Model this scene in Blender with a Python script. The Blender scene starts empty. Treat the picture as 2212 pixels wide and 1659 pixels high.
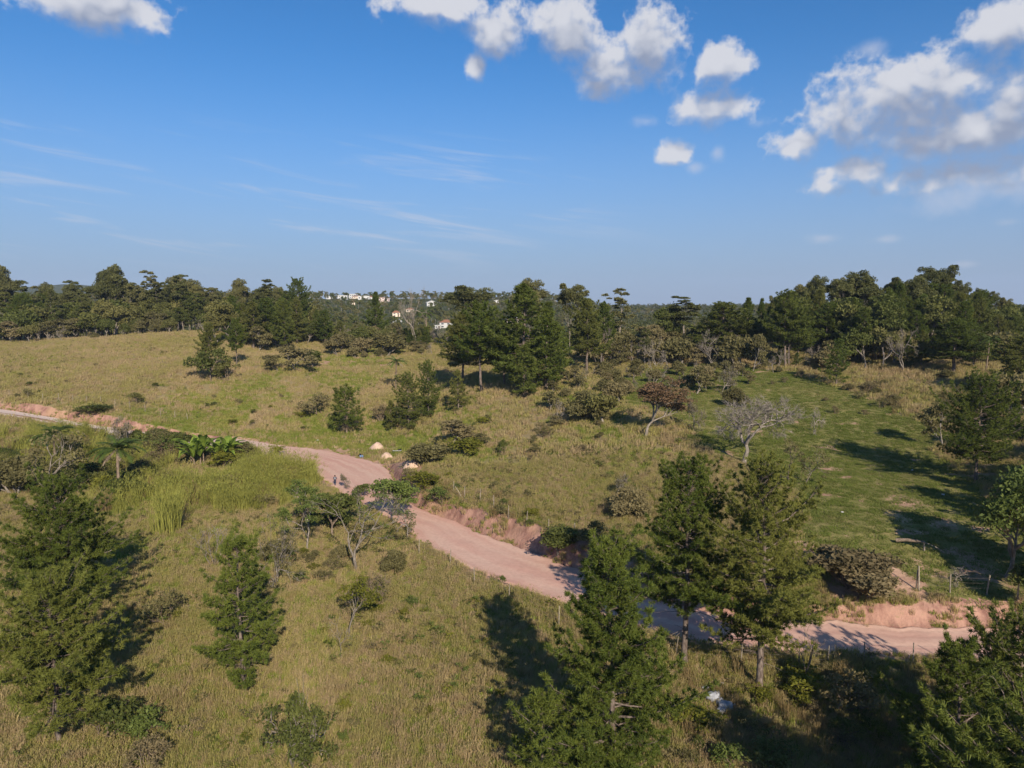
import bpy, math, random
import numpy as np
from mathutils import Vector, Matrix

scene = bpy.context.scene
R = math.radians

# ------------------------------------------------------------------ camera
CAMZ, FPX, CX, CY = 30.0, 1562.0, 1106.0, 829.5
PITCH = R(6.27)
cam_data = bpy.data.cameras.new("camera")
cam_data.sensor_width = 36.0
cam_data.lens = 36.0 * FPX / 2212.0
cam_data.clip_start, cam_data.clip_end = 0.5, 30000.0
cam = bpy.data.objects.new("camera", cam_data)
scene.collection.objects.link(cam)
cam.location = (0, 0, CAMZ)
cam.rotation_euler = (math.pi / 2 - PITCH, 0, 0)
scene.camera = cam

# ------------------------------------------------------------------ exposure
vs = scene.view_settings
vs.view_transform = 'Standard'
vs.look = 'None'
vs.gamma = 1.0
vs.use_curve_mapping = False
vs.exposure = 0.31
scene.cycles.max_bounces = 6
scene.cycles.diffuse_bounces = 3
scene.cycles.transmission_bounces = 4
scene.cycles.volume_bounces = 0
scene.cycles.caustics_reflective = False
scene.cycles.caustics_refractive = False

SUN_EL, SUN_HEAD = R(29.0), R(-17.0)      # shadows fall towards heading -17 deg (left of +Y)
SUN_STRENGTH, SKY_STRENGTH = 5.0, 0.066


def ray(px, py):
    x, u = (px - CX) / FPX, (CY - py) / FPX
    c, s = math.cos(PITCH), math.sin(PITCH)
    return np.array([x, c + u * s, -s + u * c])


# ------------------------------------------------------------------ node helpers
def N(nt, typ, **kw):
    n = nt.nodes.new(typ)
    for k, v in kw.items():
        setattr(n, k, v)
    return n


def setin(nt, sock, v):
    if isinstance(v, bpy.types.NodeSocket):
        nt.links.new(v, sock)
    elif v is not None:
        sock.default_value = v


def M(nt, op, a, b=None, c=None, clamp=False):
    n = N(nt, 'ShaderNodeMath', operation=op, use_clamp=clamp)
    for i, v in enumerate((a, b, c)):
        if v is not None:
            setin(nt, n.inputs[i], v)
    return n.outputs[0]


def V(nt, op, a, b=None, c=None):
    n = N(nt, 'ShaderNodeVectorMath', operation=op)
    for i, v in enumerate((a, b, c)):
        if v is not None:
            setin(nt, n.inputs[i], v)
    return n.outputs['Value'] if op in ('LENGTH', 'DISTANCE', 'DOT_PRODUCT') else n.outputs[0]


def noise(nt, vec, scale, detail=3.0, rough=0.55, dist=0.0):
    n = N(nt, 'ShaderNodeTexNoise')
    if vec is not None:
        setin(nt, n.inputs['Vector'], vec)
    n.inputs['Scale'].default_value = scale
    n.inputs['Detail'].default_value = detail
    n.inputs['Roughness'].default_value = rough
    n.inputs['Distortion'].default_value = dist
    return n.outputs['Fac']


def smooth(nt, v, a, b, lo=0.0, hi=1.0):
    n = N(nt, 'ShaderNodeMapRange', interpolation_type='SMOOTHSTEP')
    setin(nt, n.inputs[0], v)
    for i, k in enumerate((a, b, lo, hi)):
        setin(nt, n.inputs[i + 1], k)
    return n.outputs[0]


def mixc(nt, f, a, b):
    n = N(nt, 'ShaderNodeMix', data_type='RGBA')
    setin(nt, n.inputs[0], f)
    for s, v in ((n.inputs[6], a), (n.inputs[7], b)):
        if isinstance(v, tuple) and len(v) == 3:
            v = (*v, 1.0)
        setin(nt, s, v)
    return n.outputs[2]


# ------------------------------------------------------------------ world: sky with clouds
world = bpy.data.worlds.new("World")
scene.world = world
world.use_nodes = True
wn = world.node_tree
wn.nodes.clear()
sky = N(wn, 'ShaderNodeTexSky', sky_type='NISHITA', sun_disc=False)
sky.sun_elevation = SUN_EL
sky.sun_rotation = math.pi + SUN_HEAD
sky.altitude = 800
sky.air_density = 1.0
sky.dust_density = 0.6
sky.ozone_density = 3.0
dirv = N(wn, 'ShaderNodeTexCoord').outputs['Generated']
sep = N(wn, 'ShaderNodeSeparateXYZ')
wn.links.new(dirv, sep.inputs[0])
az = M(wn, 'ARCTAN2', sep.outputs[0], sep.outputs[1])
el = M(wn, 'ARCSINE', sep.outputs[2])


def azel(px, py):
    d = ray(px, py)
    d = d / np.linalg.norm(d)
    return math.atan2(d[0], d[1]), math.asin(d[2])


# cumulus in view: centre and half size (photo units), converted to sky directions
CLOUDS = [(205, 10, 165, 75), (930, 5, 140, 45), (1075, 65, 75, 66), (1230, 75, 92, 80), (1400, 100, 100, 85),
          (1320, 150, 120, 60), (1290, 188, 55, 34), (1555, 140, 66, 52), (1548, 236, 90, 46), (1460, 330, 42, 28),
          (1028, 143, 28, 30), (2160, 50, 80, 75), (1950, 225, 230, 110), (1830, 262, 130, 85), (2060, 200, 130, 80),
          (2190, 225, 90, 80), (1740, 308, 95, 38), (2090, 372, 300, 52), (1870, 362, 95, 34), (2120, 290, 200, 70), (2010, 310, 170, 60)]
WISPS = [(1550, 330, 22, 20), (1780, 515, 45, 14), (1915, 517, 40, 12), (2150, 415, 220, 45), (1880, 105, 45, 20), (1400, 262, 34, 16),
         (1500, 362, 28, 14), (2090, 570, 40, 10), (1640, 265, 50, 20), (2180, 480, 50, 16)]


def cloud_field(p, blobs):
    acc = None
    for (x, y, rx, ry) in blobs:
        a, e = azel(x, y)
        d = ray(x, y)
        k = 1.0 / (FPX * np.linalg.norm(d))
        w, h = rx * k * 1.06, ry * k * 1.10
        q = V(wn, 'LENGTH', V(wn, 'MULTIPLY_ADD', p, (1 / w, 1 / h, 0), (-a / w, -e / h, 0)))
        acc = q if acc is None else M(wn, 'SMOOTH_MIN', acc, q, 0.25)
    return M(wn, 'SUBTRACT', 1.0, acc)


def noise2(vec, scale, detail, rough, dist=0.0):
    o = noise(wn, vec, scale, detail, rough, dist)
    o.node.noise_dimensions = '2D'
    return o


def cloud_density(dz, detail):
    e2 = M(wn, 'ADD', el, dz)
    comb = N(wn, 'ShaderNodeCombineXYZ')
    wn.links.new(az, comb.inputs[0]); wn.links.new(e2, comb.inputs[1])
    p = comb.outputs[0]
    big = noise2(V(wn, 'MULTIPLY', p, (1, 1.35, 1)), 12.0, detail, 0.58, 0.0)
    bil = M(wn, 'ABSOLUTE', M(wn, 'SUBTRACT', noise2(p, 24.0, max(1.0, detail - 3), 0.55), 0.5))
    f = cloud_field(p, CLOUDS)
    # sparse cumulus of the same kind all round the sky outside the photographed part
    out = smooth(wn, M(wn, 'ABSOLUTE', az), 0.72, 1.0)
    up = smooth(wn, e2, 0.42, 0.6)
    out = M(wn, 'MAXIMUM', out, up)
    gen = M(wn, 'MULTIPLY', M(wn, 'SUBTRACT', noise2(p, 2.6, 1.0, 0.5), 0.61), 4.0)
    gen = M(wn, 'ADD', M(wn, 'MULTIPLY', gen, out), M(wn, 'MULTIPLY', M(wn, 'SUBTRACT', 1.0, out), -3.0))
    f = M(wn, 'MAXIMUM', f, gen)
    f = M(wn, 'MAXIMUM', f, -2.0)
    d = M(wn, 'ADD', M(wn, 'MULTIPLY', f, 1.3), M(wn, 'MULTIPLY', M(wn, 'SUBTRACT', big, 0.5), 1.75))
    d = M(wn, 'ADD', d, M(wn, 'MULTIPLY', M(wn, 'SUBTRACT', 0.10, bil), 2.0))
    return d, p


dens, pcloud = cloud_density(0.0, 7.0)
dens_up, _ = cloud_density(0.030, 3.0)
soft = smooth(wn, dens_up, -0.2, 0.7, 0.50, 1.20)      # crisp sunlit tops, soft undersides
alpha = smooth(wn, dens, 0.04, M(wn, 'ADD', soft, 0.12))
shade = smooth(wn, M(wn, 'SUBTRACT', dens_up, M(wn, 'MULTIPLY', dens, 0.25)), -0.25, 0.85)
ccol = mixc(wn, shade, (0.74, 0.745, 0.79), (0.315, 0.36, 0.48))
wisp = smooth(wn, M(wn, 'ADD', cloud_field(pcloud, WISPS),
                    M(wn, 'MULTIPLY', M(wn, 'SUBTRACT', noise2(pcloud, 16.0, 4.0, 0.6), 0.5), 2.0)), 0.0, 1.3, 0.0, 0.45)
# thin cirrus streaks, tilted slightly
rot = N(wn, 'ShaderNodeVectorRotate', rotation_type='Z_AXIS')
wn.links.new(pcloud, rot.inputs['Vector'])
rot.inputs['Angle'].default_value = R(7)
cir = noise2(V(wn, 'MULTIPLY', rot.outputs[0], (1.6, 22, 1)), 2.4, 4.0, 0.6, 0.4)
cirb = M(wn, 'MULTIPLY', smooth(wn, el, 0.03, 0.10), smooth(wn, el, 0.24, 0.17))
cirb = M(wn, 'MULTIPLY', cirb, smooth(wn, az, 0.25, -0.1))
cir = M(wn, 'MULTIPLY', smooth(wn, cir, 0.52, 0.78), M(wn, 'MULTIPLY', cirb, 0.45))
skyc = N(wn, 'ShaderNodeHueSaturation')
wn.links.new(sky.outputs[0], skyc.inputs['Color'])
skyc.inputs['Saturation'].default_value = 1.0
tint = N(wn, 'ShaderNodeMix', data_type='RGBA', blend_type='MULTIPLY')
tint.inputs[0].default_value = 1.0
wn.links.new(skyc.outputs[0], tint.inputs[6])
tint.inputs[7].default_value = (0.46, 1.08, 1.54, 1)
# pale lavender haze towards the horizon, the same all round
hz_f = M(wn, 'POWER', smooth(wn, el, 0.40, -0.02), 1.6)
k_ = 1.0 / SKY_STRENGTH
sky_col = mixc(wn, M(wn, 'MULTIPLY', hz_f, 0.92), tint.outputs[2], (0.275 * k_, 0.32 * k_, 0.44 * k_))
bg1 = N(wn, 'ShaderNodeBackground')
wn.links.new(sky_col, bg1.inputs[0])
bg1.inputs[1].default_value = SKY_STRENGTH
bg2 = N(wn, 'ShaderNodeBackground')
wn.links.new(ccol, bg2.inputs[0])
bg2.inputs[1].default_value = 0.78
bgw = N(wn, 'ShaderNodeBackground')
bgw.inputs[0].default_value = (0.60, 0.62, 0.70, 1)
bgw.inputs[1].default_value = 0.85
m1 = N(wn, 'ShaderNodeMixShader')
wn.links.new(M(wn, 'MAXIMUM', wisp, cir), m1.inputs[0])
wn.links.new(bg1.outputs[0], m1.inputs[1]); wn.links.new(bgw.outputs[0], m1.inputs[2])
m2 = N(wn, 'ShaderNodeMixShader')
above = smooth(wn, el, 0.0, 0.03)
wn.links.new(M(wn, 'MULTIPLY', M(wn, 'MULTIPLY', alpha, 0.93), above), m2.inputs[0])
wn.links.new(m1.outputs[0], m2.inputs[1]); wn.links.new(bg2.outputs[0], m2.inputs[2])
wout = N(wn, 'ShaderNodeOutputWorld')
wn.links.new(m2.outputs[0], wout.inputs[0])
world.cycles.sampling_method = 'MANUAL'
world.cycles.sample_map_resolution = 512

# ------------------------------------------------------------------ sun
sl = bpy.data.lights.new("sun", 'SUN')
sl.energy = SUN_STRENGTH
sl.angle = R(0.53)
sl.color = (1.0, 0.885, 0.735)
sun = bpy.data.objects.new("sun", sl)
scene.collection.objects.link(sun)
tv = Vector((math.sin(SUN_HEAD) * math.cos(SUN_EL), math.cos(SUN_HEAD) * math.cos(SUN_EL), -math.sin(SUN_EL)))
sun.rotation_euler = tv.to_track_quat('-Z', 'Y').to_euler()
sun.location = (20, -60, 80)

# ------------------------------------------------------------------ mesh helpers
link = scene.collection.objects.link


class Geo:
    def __init__(s):
        s.v, s.f, s.m, s.n = [], [], [], 0

    def add(s, v, f, m=0):
        v = np.asarray(v, dtype=np.float32).reshape(-1, 3)
        f = np.asarray(f, dtype=np.int64)
        if f.shape[1] == 4:
            f = np.concatenate([f[:, [0, 1, 2]], f[:, [0, 2, 3]]])
        s.v.append(v); s.f.append(f + s.n); s.m.append(np.full(len(f), m, np.int32)); s.n += len(v)
        return s

    def mesh(s, name, mats, smooth_=False):
        me = bpy.data.meshes.new(name)
        v = np.concatenate(s.v); f = np.concatenate(s.f); mi = np.concatenate(s.m)
        me.vertices.add(len(v)); me.vertices.foreach_set('co', v.ravel())
        me.loops.add(len(f) * 3); me.loops.foreach_set('vertex_index', f.ravel().astype(np.int32))
        me.polygons.add(len(f)); me.polygons.foreach_set('loop_start', np.arange(0, len(f) * 3, 3, dtype=np.int32))
        me.polygons.foreach_set('loop_total', np.full(len(f), 3, np.int32))
        for k in (mats if isinstance(mats, (list, tuple)) else [mats]):
            me.materials.append(k)
        me.polygons.foreach_set('material_index', mi)
        me.polygons.foreach_set('use_smooth', np.full(len(f), smooth_, bool))
        me.update(calc_edges=True)
        return me


def unit(a):
    a = np.asarray(a, float)
    return a / np.maximum(np.linalg.norm(a, axis=-1, keepdims=True), 1e-9)


def tube(g, pts, rad, sides=6, m=0, cap=True):
    pts = np.asarray(pts, float); n = len(pts)
    rad = np.broadcast_to(np.asarray(rad, float), (n,))
    t = np.gradient(pts, axis=0) if n > 1 else np.array([[0, 0, 1.0]])
    t = unit(t)
    ref = np.array([0.31, 0.95, 0.05]) if abs(t[0, 2]) > 0.7 else np.array([0, 0, 1.0])
    a = unit(np.cross(t, ref)); b = np.cross(t, a)
    th = np.linspace(0, 2 * math.pi, sides, endpoint=False)
    ring = pts[:, None] + rad[:, None, None] * (a[:, None] * np.cos(th)[None, :, None] + b[:, None] * np.sin(th)[None, :, None])
    i = np.arange(n - 1)[:, None] * sides; j = np.arange(sides)[None]; k = (j + 1) % sides
    f = np.stack([i + j, i + k, i + sides + k, i + sides + j], -1).reshape(-1, 4)
    g.add(ring.reshape(-1, 3), f, m)
    if cap:
        for e in (0, n - 1):
            g.add(np.vstack([ring[e], pts[e]]), np.array([[q, (q + 1) % sides, sides] for q in range(sides)]), m)


def box(g, x0, x1, y0, y1, z0, z1, m=0):
    v = [(x, y, z) for z in (z0, z1) for y in (y0, y1) for x in (x0, x1)]
    f = [(0, 2, 3, 1), (4, 5, 7, 6), (0, 1, 5, 4), (2, 6, 7, 3), (0, 4, 6, 2), (1, 3, 7, 5)]
    g.add(v, f, m)


def leaves(g, c, rng, size, aspect=0.5, up=0.4, m=0, droop=0.0):
    """diamond leaves at centres c"""
    c = np.asarray(c, float); n = len(c)
    nrm = rng.normal(size=(n, 3)); nrm[:, 2] += up * 2.0; nrm = unit(nrm)
    t = rng.normal(size=(n, 3)); t[:, 2] -= droop * 2
    t = unit(t - nrm * np.sum(t * nrm, 1, keepdims=True))
    b = np.cross(nrm, t)
    s = size * rng.uniform(0.6, 1.3, (n, 1))
    v = np.stack([c - t * s, c + b * s * aspect, c + t * s, c - b * s * aspect], 1)
    f = (np.arange(n)[:, None] * 4 + np.array([[0, 1, 2, 3]]))
    g.add(v.reshape(-1, 3), f, m)


def needles(g, p, ax, rng, K, L, W, spread=1.0, m=0):
    """a puff of K needles at each p pointing along ax"""
    n = len(p)
    d = unit(ax)[:, None] + spread * rng.normal(size=(n, K, 3)) * 0.75
    d = unit(d)
    s = rng.normal(size=(n, K, 3))
    s = unit(np.cross(d, s))
    o = p[:, None] + rng.normal(size=(n, K, 3)) * L * 0.12
    ln = L * rng.uniform(0.65, 1.15, (n, K, 1))
    v = np.stack([o - s * W, o + s * W, o + d * ln], 2).reshape(-1, 3)
    g.add(v, np.arange(n * K * 3).reshape(-1, 3), m)


def new_obj(name, data, parent=None, **props):
    o = bpy.data.objects.new(name, data)
    link(o)
    if parent is not None:
        o.parent = parent
    for k, v in props.items():
        o[k] = v
    return o


def empty(name, loc=(0, 0, 0), rz=0.0, label=None, category=None, group=None):
    o = bpy.data.objects.new(name, None)
    link(o)
    o.empty_display_size = 0.3
    o.location = loc; o.rotation_euler = (0, 0, rz)
    if label: o['label'] = label
    if category: o['category'] = category
    if group: o['group'] = group
    return o


# ------------------------------------------------------------------ materials
def material(name):
    m = bpy.data.materials.new(name)
    m.use_nodes = True
    nt = m.node_tree
    nt.nodes.clear()
    out = N(nt, 'ShaderNodeOutputMaterial')
    b = N(nt, 'ShaderNodeBsdfPrincipled')
    nt.links.new(b.outputs[0], out.inputs[0])
    b.inputs['Roughness'].default_value = 0.9
    b.inputs['Specular IOR Level'].default_value = 0.05
    return m, nt, b, out


def foliage(name, dark, light, warm=None, trans=0.3, rough=0.6, spec=0.3, nscale=0.5):
    m, nt, b, out = material(name)
    oi = N(nt, 'ShaderNodeObjectInfo').outputs['Random']
    geo = N(nt, 'ShaderNodeNewGeometry')
    isl = geo.outputs['Random Per Island']
    nz = noise(nt, geo.outputs['Position'], nscale, 2.0, 0.5)
    f = M(nt, 'ADD', M(nt, 'MULTIPLY', isl, 0.55), M(nt, 'MULTIPLY', smooth(nt, nz, 0.3, 0.7), 0.45))
    c = mixc(nt, f, dark, light)
    if warm:
        c = mixc(nt, M(nt, 'MULTIPLY', smooth(nt, oi, 0.35, 1.0), 0.75), c, warm)
    hs = N(nt, 'ShaderNodeHueSaturation')
    setin(nt, hs.inputs['Color'], c)
    setin(nt, hs.inputs['Value'], M(nt, 'MULTIPLY_ADD', oi, 0.35, 0.83))
    nt.links.new(hs.outputs[0], b.inputs['Base Color'])
    b.inputs['Roughness'].default_value = rough + 0.15
    b.inputs['Specular IOR Level'].default_value = spec * 0.3
    tr = N(nt, 'ShaderNodeBsdfTranslucent')
    tc = mixc(nt, 0.5, hs.outputs[0], (0.20, 0.24, 0.03))
    nt.links.new(tc, tr.inputs[0])
    mx = N(nt, 'ShaderNodeMixShader')
    mx.inputs[0].default_value = trans
    nt.links.new(b.outputs[0], mx.inputs[1]); nt.links.new(tr.outputs[0], mx.inputs[2])
    nt.links.new(mx.outputs[0], out.inputs[0])
    return m


def bark(name, a, c, scale=6.0):
    m, nt, b, out = material(name)
    co = N(nt, 'ShaderNodeTexCoord').outputs['Object']
    nz = noise(nt, V(nt, 'MULTIPLY', co, (1, 1, 0.3)), scale, 4.0, 0.65)
    oi = N(nt, 'ShaderNodeObjectInfo').outputs['Random']
    col = mixc(nt, smooth(nt, nz, 0.3, 0.72), a, c)
    hs = N(nt, 'ShaderNodeHueSaturation')
    setin(nt, hs.inputs['Color'], col)
    setin(nt, hs.inputs['Value'], M(nt, 'MULTIPLY_ADD', oi, 0.3, 0.85))
    nt.links.new(hs.outputs[0], b.inputs['Base Color'])
    bp = N(nt, 'ShaderNodeBump')
    bp.inputs['Strength'].default_value = 0.5
    bp.inputs['Distance'].default_value = 0.05
    nt.links.new(nz, bp.inputs['Height']); nt.links.new(bp.outputs[0], b.inputs['Normal'])
    return m


def plain(name, col, rough=0.8, var=0.15, scale=3.0):
    m, nt, b, out = material(name)
    co = N(nt, 'ShaderNodeTexCoord').outputs['Object']
    nz = noise(nt, co, scale, 5.0, 0.6)
    lo = tuple(k * (1 - var) for k in col); hi = tuple(min(1, k * (1 + var)) for k in col)
    nt.links.new(mixc(nt, smooth(nt, nz, 0.3, 0.7), lo, hi), b.inputs['Base Color'])
    b.inputs['Roughness'].default_value = rough
    return m


MT = {}
MT['pine'] = foliage('pine_needles', (0.052, 0.082, 0.015), (0.170, 0.196, 0.034), (0.155, 0.150, 0.034), 0.22, 0.45, 0.4, 0.35)
MT['pine_far'] = foliage('pine_needles_far', (0.048, 0.076, 0.015), (0.150, 0.178, 0.034), (0.125, 0.118, 0.033), 0.22, 0.5, 0.3, 0.3)
MT['euc'] = foliage('eucalyptus_leaves', (0.066, 0.076, 0.026), (0.172, 0.172, 0.062), (0.155, 0.140, 0.055), 0.22, 0.5, 0.35, 0.3)
MT['broad'] = foliage('broad_leaves', (0.055, 0.072, 0.017), (0.160, 0.172, 0.046), (0.170, 0.148, 0.053), 0.28, 0.5, 0.35, 0.4)
MT['olive'] = foliage('olive_scrub_leaves', (0.105, 0.095, 0.038), (0.225, 0.198, 0.085), (0.21, 0.165, 0.085), 0.28, 0.6, 0.25, 0.5)
MT['yellow'] = foliage('yellow_green_leaves', (0.11, 0.12, 0.018), (0.24, 0.23, 0.035), None, 0.35, 0.5, 0.3, 0.5)
MT['green'] = foliage('fresh_green_leaves', (0.075, 0.105, 0.026), (0.175, 0.21, 0.05), None, 0.3, 0.45, 0.4, 0.6)
MT['brown'] = foliage('dry_brown_leaves', (0.13, 0.080, 0.045), (0.245, 0.155, 0.088), None, 0.2, 0.8, 0.1, 0.5)
MT['banana'] = foliage('banana_leaf', (0.14, 0.21, 0.03), (0.29, 0.37, 0.06), None, 0.35, 0.35, 0.5, 1.0)
MT['palm'] = foliage('palm_frond', (0.045, 0.080, 0.018), (0.120, 0.160, 0.035), None, 0.28, 0.4, 0.4, 0.6)
MT['cane'] = foliage('tall_cane_grass', (0.21, 0.215, 0.045), (0.38, 0.365, 0.09), None, 0.35, 0.6, 0.25, 0.25)
MT['cane_dry'] = foliage('dry_cane_grass', (0.215, 0.155, 0.07), (0.36, 0.26, 0.125), None, 0.3, 0.7, 0.2, 0.25)
MT['twig_leaf'] = foliage('thicket_leaves', (0.13, 0.105, 0.055), (0.25, 0.195, 0.105), None, 0.25, 0.8, 0.1, 0.5)
MT['bark_pine'] = bark('pine_bark', (0.085, 0.062, 0.050), (0.25, 0.20, 0.165))
MT['bark_grey'] = bark('grey_bark', (0.13, 0.11, 0.09), (0.33, 0.285, 0.24))
MT['bark_pale'] = bark('pale_bark', (0.14, 0.118, 0.095), (0.34, 0.29, 0.235))
MT['bark_brown'] = bark('brown_bark', (0.12, 0.09, 0.065), (0.30, 0.225, 0.165))
MT['post'] = bark('weathered_post_wood', (0.19, 0.16, 0.12), (0.40, 0.34, 0.26), 9.0)


def grass_mat(name, dry_a, dry_b, green, gbias):
    """blades: straw to green, following broad patches on the ground"""
    m, nt, b, out = material(name)
    geo = N(nt, 'ShaderNodeNewGeometry')
    oi = N(nt, 'ShaderNodeObjectInfo').outputs['Random']
    n1 = noise(nt, geo.outputs['Position'], 0.055, 4.0, 0.6)
    n2 = noise(nt, geo.outputs['Position'], 0.35, 3.0, 0.6)
    c = mixc(nt, M(nt, 'ADD', M(nt, 'MULTIPLY', n2, 0.6), M(nt, 'MULTIPLY', geo.outputs['Random Per Island'], 0.4)), dry_a, dry_b)
    gf = M(nt, 'ADD', M(nt, 'MULTIPLY', n1, 1.0), M(nt, 'MULTIPLY', M(nt, 'SUBTRACT', oi, 0.5), 0.45))
    c = mixc(nt, smooth(nt, gf, 0.62 - gbias, 0.30 - gbias, 1.0, 0.0), c, green)
    n3 = noise(nt, geo.outputs['Position'], 0.16, 4.0, 0.65)
    c = mixc(nt, smooth(nt, n3, 0.52, 0.70, 0.0, 0.45), c, tuple(k * 0.7 for k in dry_a))
    hs = N(nt, 'ShaderNodeHueSaturation')
    setin(nt, hs.inputs['Color'], c)
    setin(nt, hs.inputs['Value'], M(nt, 'MULTIPLY_ADD', oi, 0.28, 0.86))
    c = hs.outputs[0]
    nt.links.new(c, b.inputs['Base Color'])
    b.inputs['Roughness'].default_value = 0.75
    tr = N(nt, 'ShaderNodeBsdfTranslucent')
    nt.links.new(c, tr.inputs[0])
    mx = N(nt, 'ShaderNodeMixShader')
    mx.inputs[0].default_value = 0.3
    nt.links.new(b.outputs[0], mx.inputs[1]); nt.links.new(tr.outputs[0], mx.inputs[2])
    nt.links.new(mx.outputs[0], out.inputs[0])
    return m


MT['grass_dry'] = grass_mat('dry_grass_blades', (0.42, 0.295, 0.172), (0.52, 0.405, 0.21), (0.325, 0.285, 0.098), -0.02)
MT['grass_green'] = grass_mat('green_grass_blades', (0.40, 0.335, 0.12), (0.36, 0.345, 0.085), (0.21, 0.245, 0.045), 0.1)
MT['grass_short'] = grass_mat('pasture_grass_blades', (0.31, 0.275, 0.105), (0.245, 0.25, 0.07), (0.15, 0.185, 0.038), 0.12)

m, nt, b, out = material('dirt_road')
uv = N(nt, 'ShaderNodeUVMap').outputs[0]
geo = N(nt, 'ShaderNodeNewGeometry').outputs['Position']
st = noise(nt, V(nt, 'MULTIPLY', uv, (0.05, 0.55, 1)), 1.0, 4.0, 0.55, 0.6)
n1 = noise(nt, geo, 0.045, 3.0, 0.5)
n2 = noise(nt, geo, 2.2, 6.0, 0.7)
c = mixc(nt, smooth(nt, st, 0.36, 0.66), (0.56, 0.305, 0.235), (0.64, 0.41, 0.31))
c = mixc(nt, smooth(nt, n1, 0.35, 0.65, 0.0, 0.5), c, (0.64, 0.45, 0.345))
c = mixc(nt, smooth(nt, n2, 0.35, 0.8, 0.0, 0.45), c, (0.40, 0.235, 0.18))
sx_ = N(nt, 'ShaderNodeSeparateXYZ')
nt.links.new(uv, sx_.inputs[0])
c = mixc(nt, smooth(nt, sx_.outputs[0], 125.0, 85.0, 0.0, 0.75), c, (0.64, 0.54, 0.46))      # pale gravel on the far left stretch
nt.links.new(c, b.inputs['Base Color'])
b.inputs['Roughness'].default_value = 0.95
bp = N(nt, 'ShaderNodeBump')
bp.inputs['Strength'].default_value = 0.22; bp.inputs['Distance'].default_value = 0.08
nt.links.new(M(nt, 'ADD', n2, M(nt, 'MULTIPLY', st, 0.4)), bp.inputs['Height'])
nt.links.new(bp.outputs[0], b.inputs['Normal'])
MT['road'] = m
MT['dirt_pile'] = plain('loose_dirt', (0.52, 0.37, 0.275), 0.95, 0.18, 2.0)

# ------------------------------------------------------------------ numpy noise
_rs = np.random.RandomState(7)
_tab = _rs.rand(256, 256)


def vnoise(x, y):
    xi, yi = np.floor(x).astype(int), np.floor(y).astype(int)
    fx, fy = x - xi, y - yi
    fx, fy = fx * fx * (3 - 2 * fx), fy * fy * (3 - 2 * fy)
    g = lambda a, b_: _tab[a % 256, b_ % 256]
    return (g(xi, yi) * (1 - fx) + g(xi + 1, yi) * fx) * (1 - fy) + (g(xi, yi + 1) * (1 - fx) + g(xi + 1, yi + 1) * fx) * fy


def fbm(x, y, oct=4):
    s, a, t = 0, 1.0, 0
    for k in range(oct):
        s = s + a * vnoise(x * 2 ** k + 17.3 * k, y * 2 ** k + 5.1 * k); t += a; a *= 0.5
    return s / t


# ------------------------------------------------------------------ road line (edges surveyed from the photograph)
def at_z(px, py, z):
    d = ray(px, py)
    t = (z - CAMZ) / d[2]
    return np.array([d[0] * t, d[1] * t, z])


def at_y(px, py, Y):
    d = ray(px, py)
    t = Y / d[1]
    return np.array([d[0] * t, Y, CAMZ + d[2] * t])


# upper edge, lower edge, road height, bank height above the upper edge
ROAD = [(-260, 850, -260, 860, 7.5, 1.5), (-60, 876, -60, 889, 6, 1.5), (0, 884, 0, 897, 5.5, 1.6), (100, 900, 100, 915, 4.5, 2.0), (250, 926, 250, 941, 3, 2.4),
        (430, 947, 420, 965, 1.6, 1.1), (520, 949, 510, 972, .8, .4), (600, 961, 580, 990, .4, .1), (680, 970, 650, 1010, .1, .1), (760, 985, 690, 1030, 0, .1),
        (830, 1006, 730, 1060, 0, .2), (852, 1040, 790, 1095, 0, 1.6), (885, 1085, 855, 1128, 0, 2.4), (1000, 1135, 910, 1172, 0, 2.4), (1100, 1172, 1010, 1228, 0, 2.4),
        (1180, 1205, 1100, 1265, 0, 2.5), (1270, 1242, 1200, 1302, 0, 2.6), (1380, 1283, 1330, 1348, 0, 2.5), (1500, 1313, 1470, 1383, 0, 2.2), (1640, 1330, 1620, 1402, 0, 1.5),
        (1760, 1338, 1750, 1412, 0, 1.4), (1900, 1350, 1900, 1418, 0, 1.8), (2050, 1356, 2050, 1423, 0, 2.0), (2212, 1355, 2212, 1428, 0, 2.0), (2460, 1352, 2460, 1434, 0, 2.0)]
RU = np.array([at_z(a, b_, z) for a, b_, c_, d_, z, k in ROAD])
RL = np.array([at_z(c_, d_, z) for a, b_, c_, d_, z, k in ROAD])
RB = np.array([k for *_, k in ROAD])


def catmull(P, n):
    P = np.vstack([2 * P[0] - P[1], P, 2 * P[-1] - P[-2]])
    out_ = []
    for i in range(1, len(P) - 2):
        t = np.linspace(0, 1, n, endpoint=False)[:, None]
        a, b_, c_, d_ = P[i - 1], P[i], P[i + 1], P[i + 2]
        out_.append(0.5 * (2 * b_ + (c_ - a) * t + (2 * a - 5 * b_ + 4 * c_ - d_) * t ** 2 + (3 * b_ - a - 3 * c_ + d_) * t ** 3))
    out_.append(P[-2][None])
    return np.concatenate(out_)


NS = 14
EU, EL = catmull(RU, NS), catmull(RL, NS)
EB = np.interp(np.arange(len(EU)) / NS, np.arange(len(RB)), RB)

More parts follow.
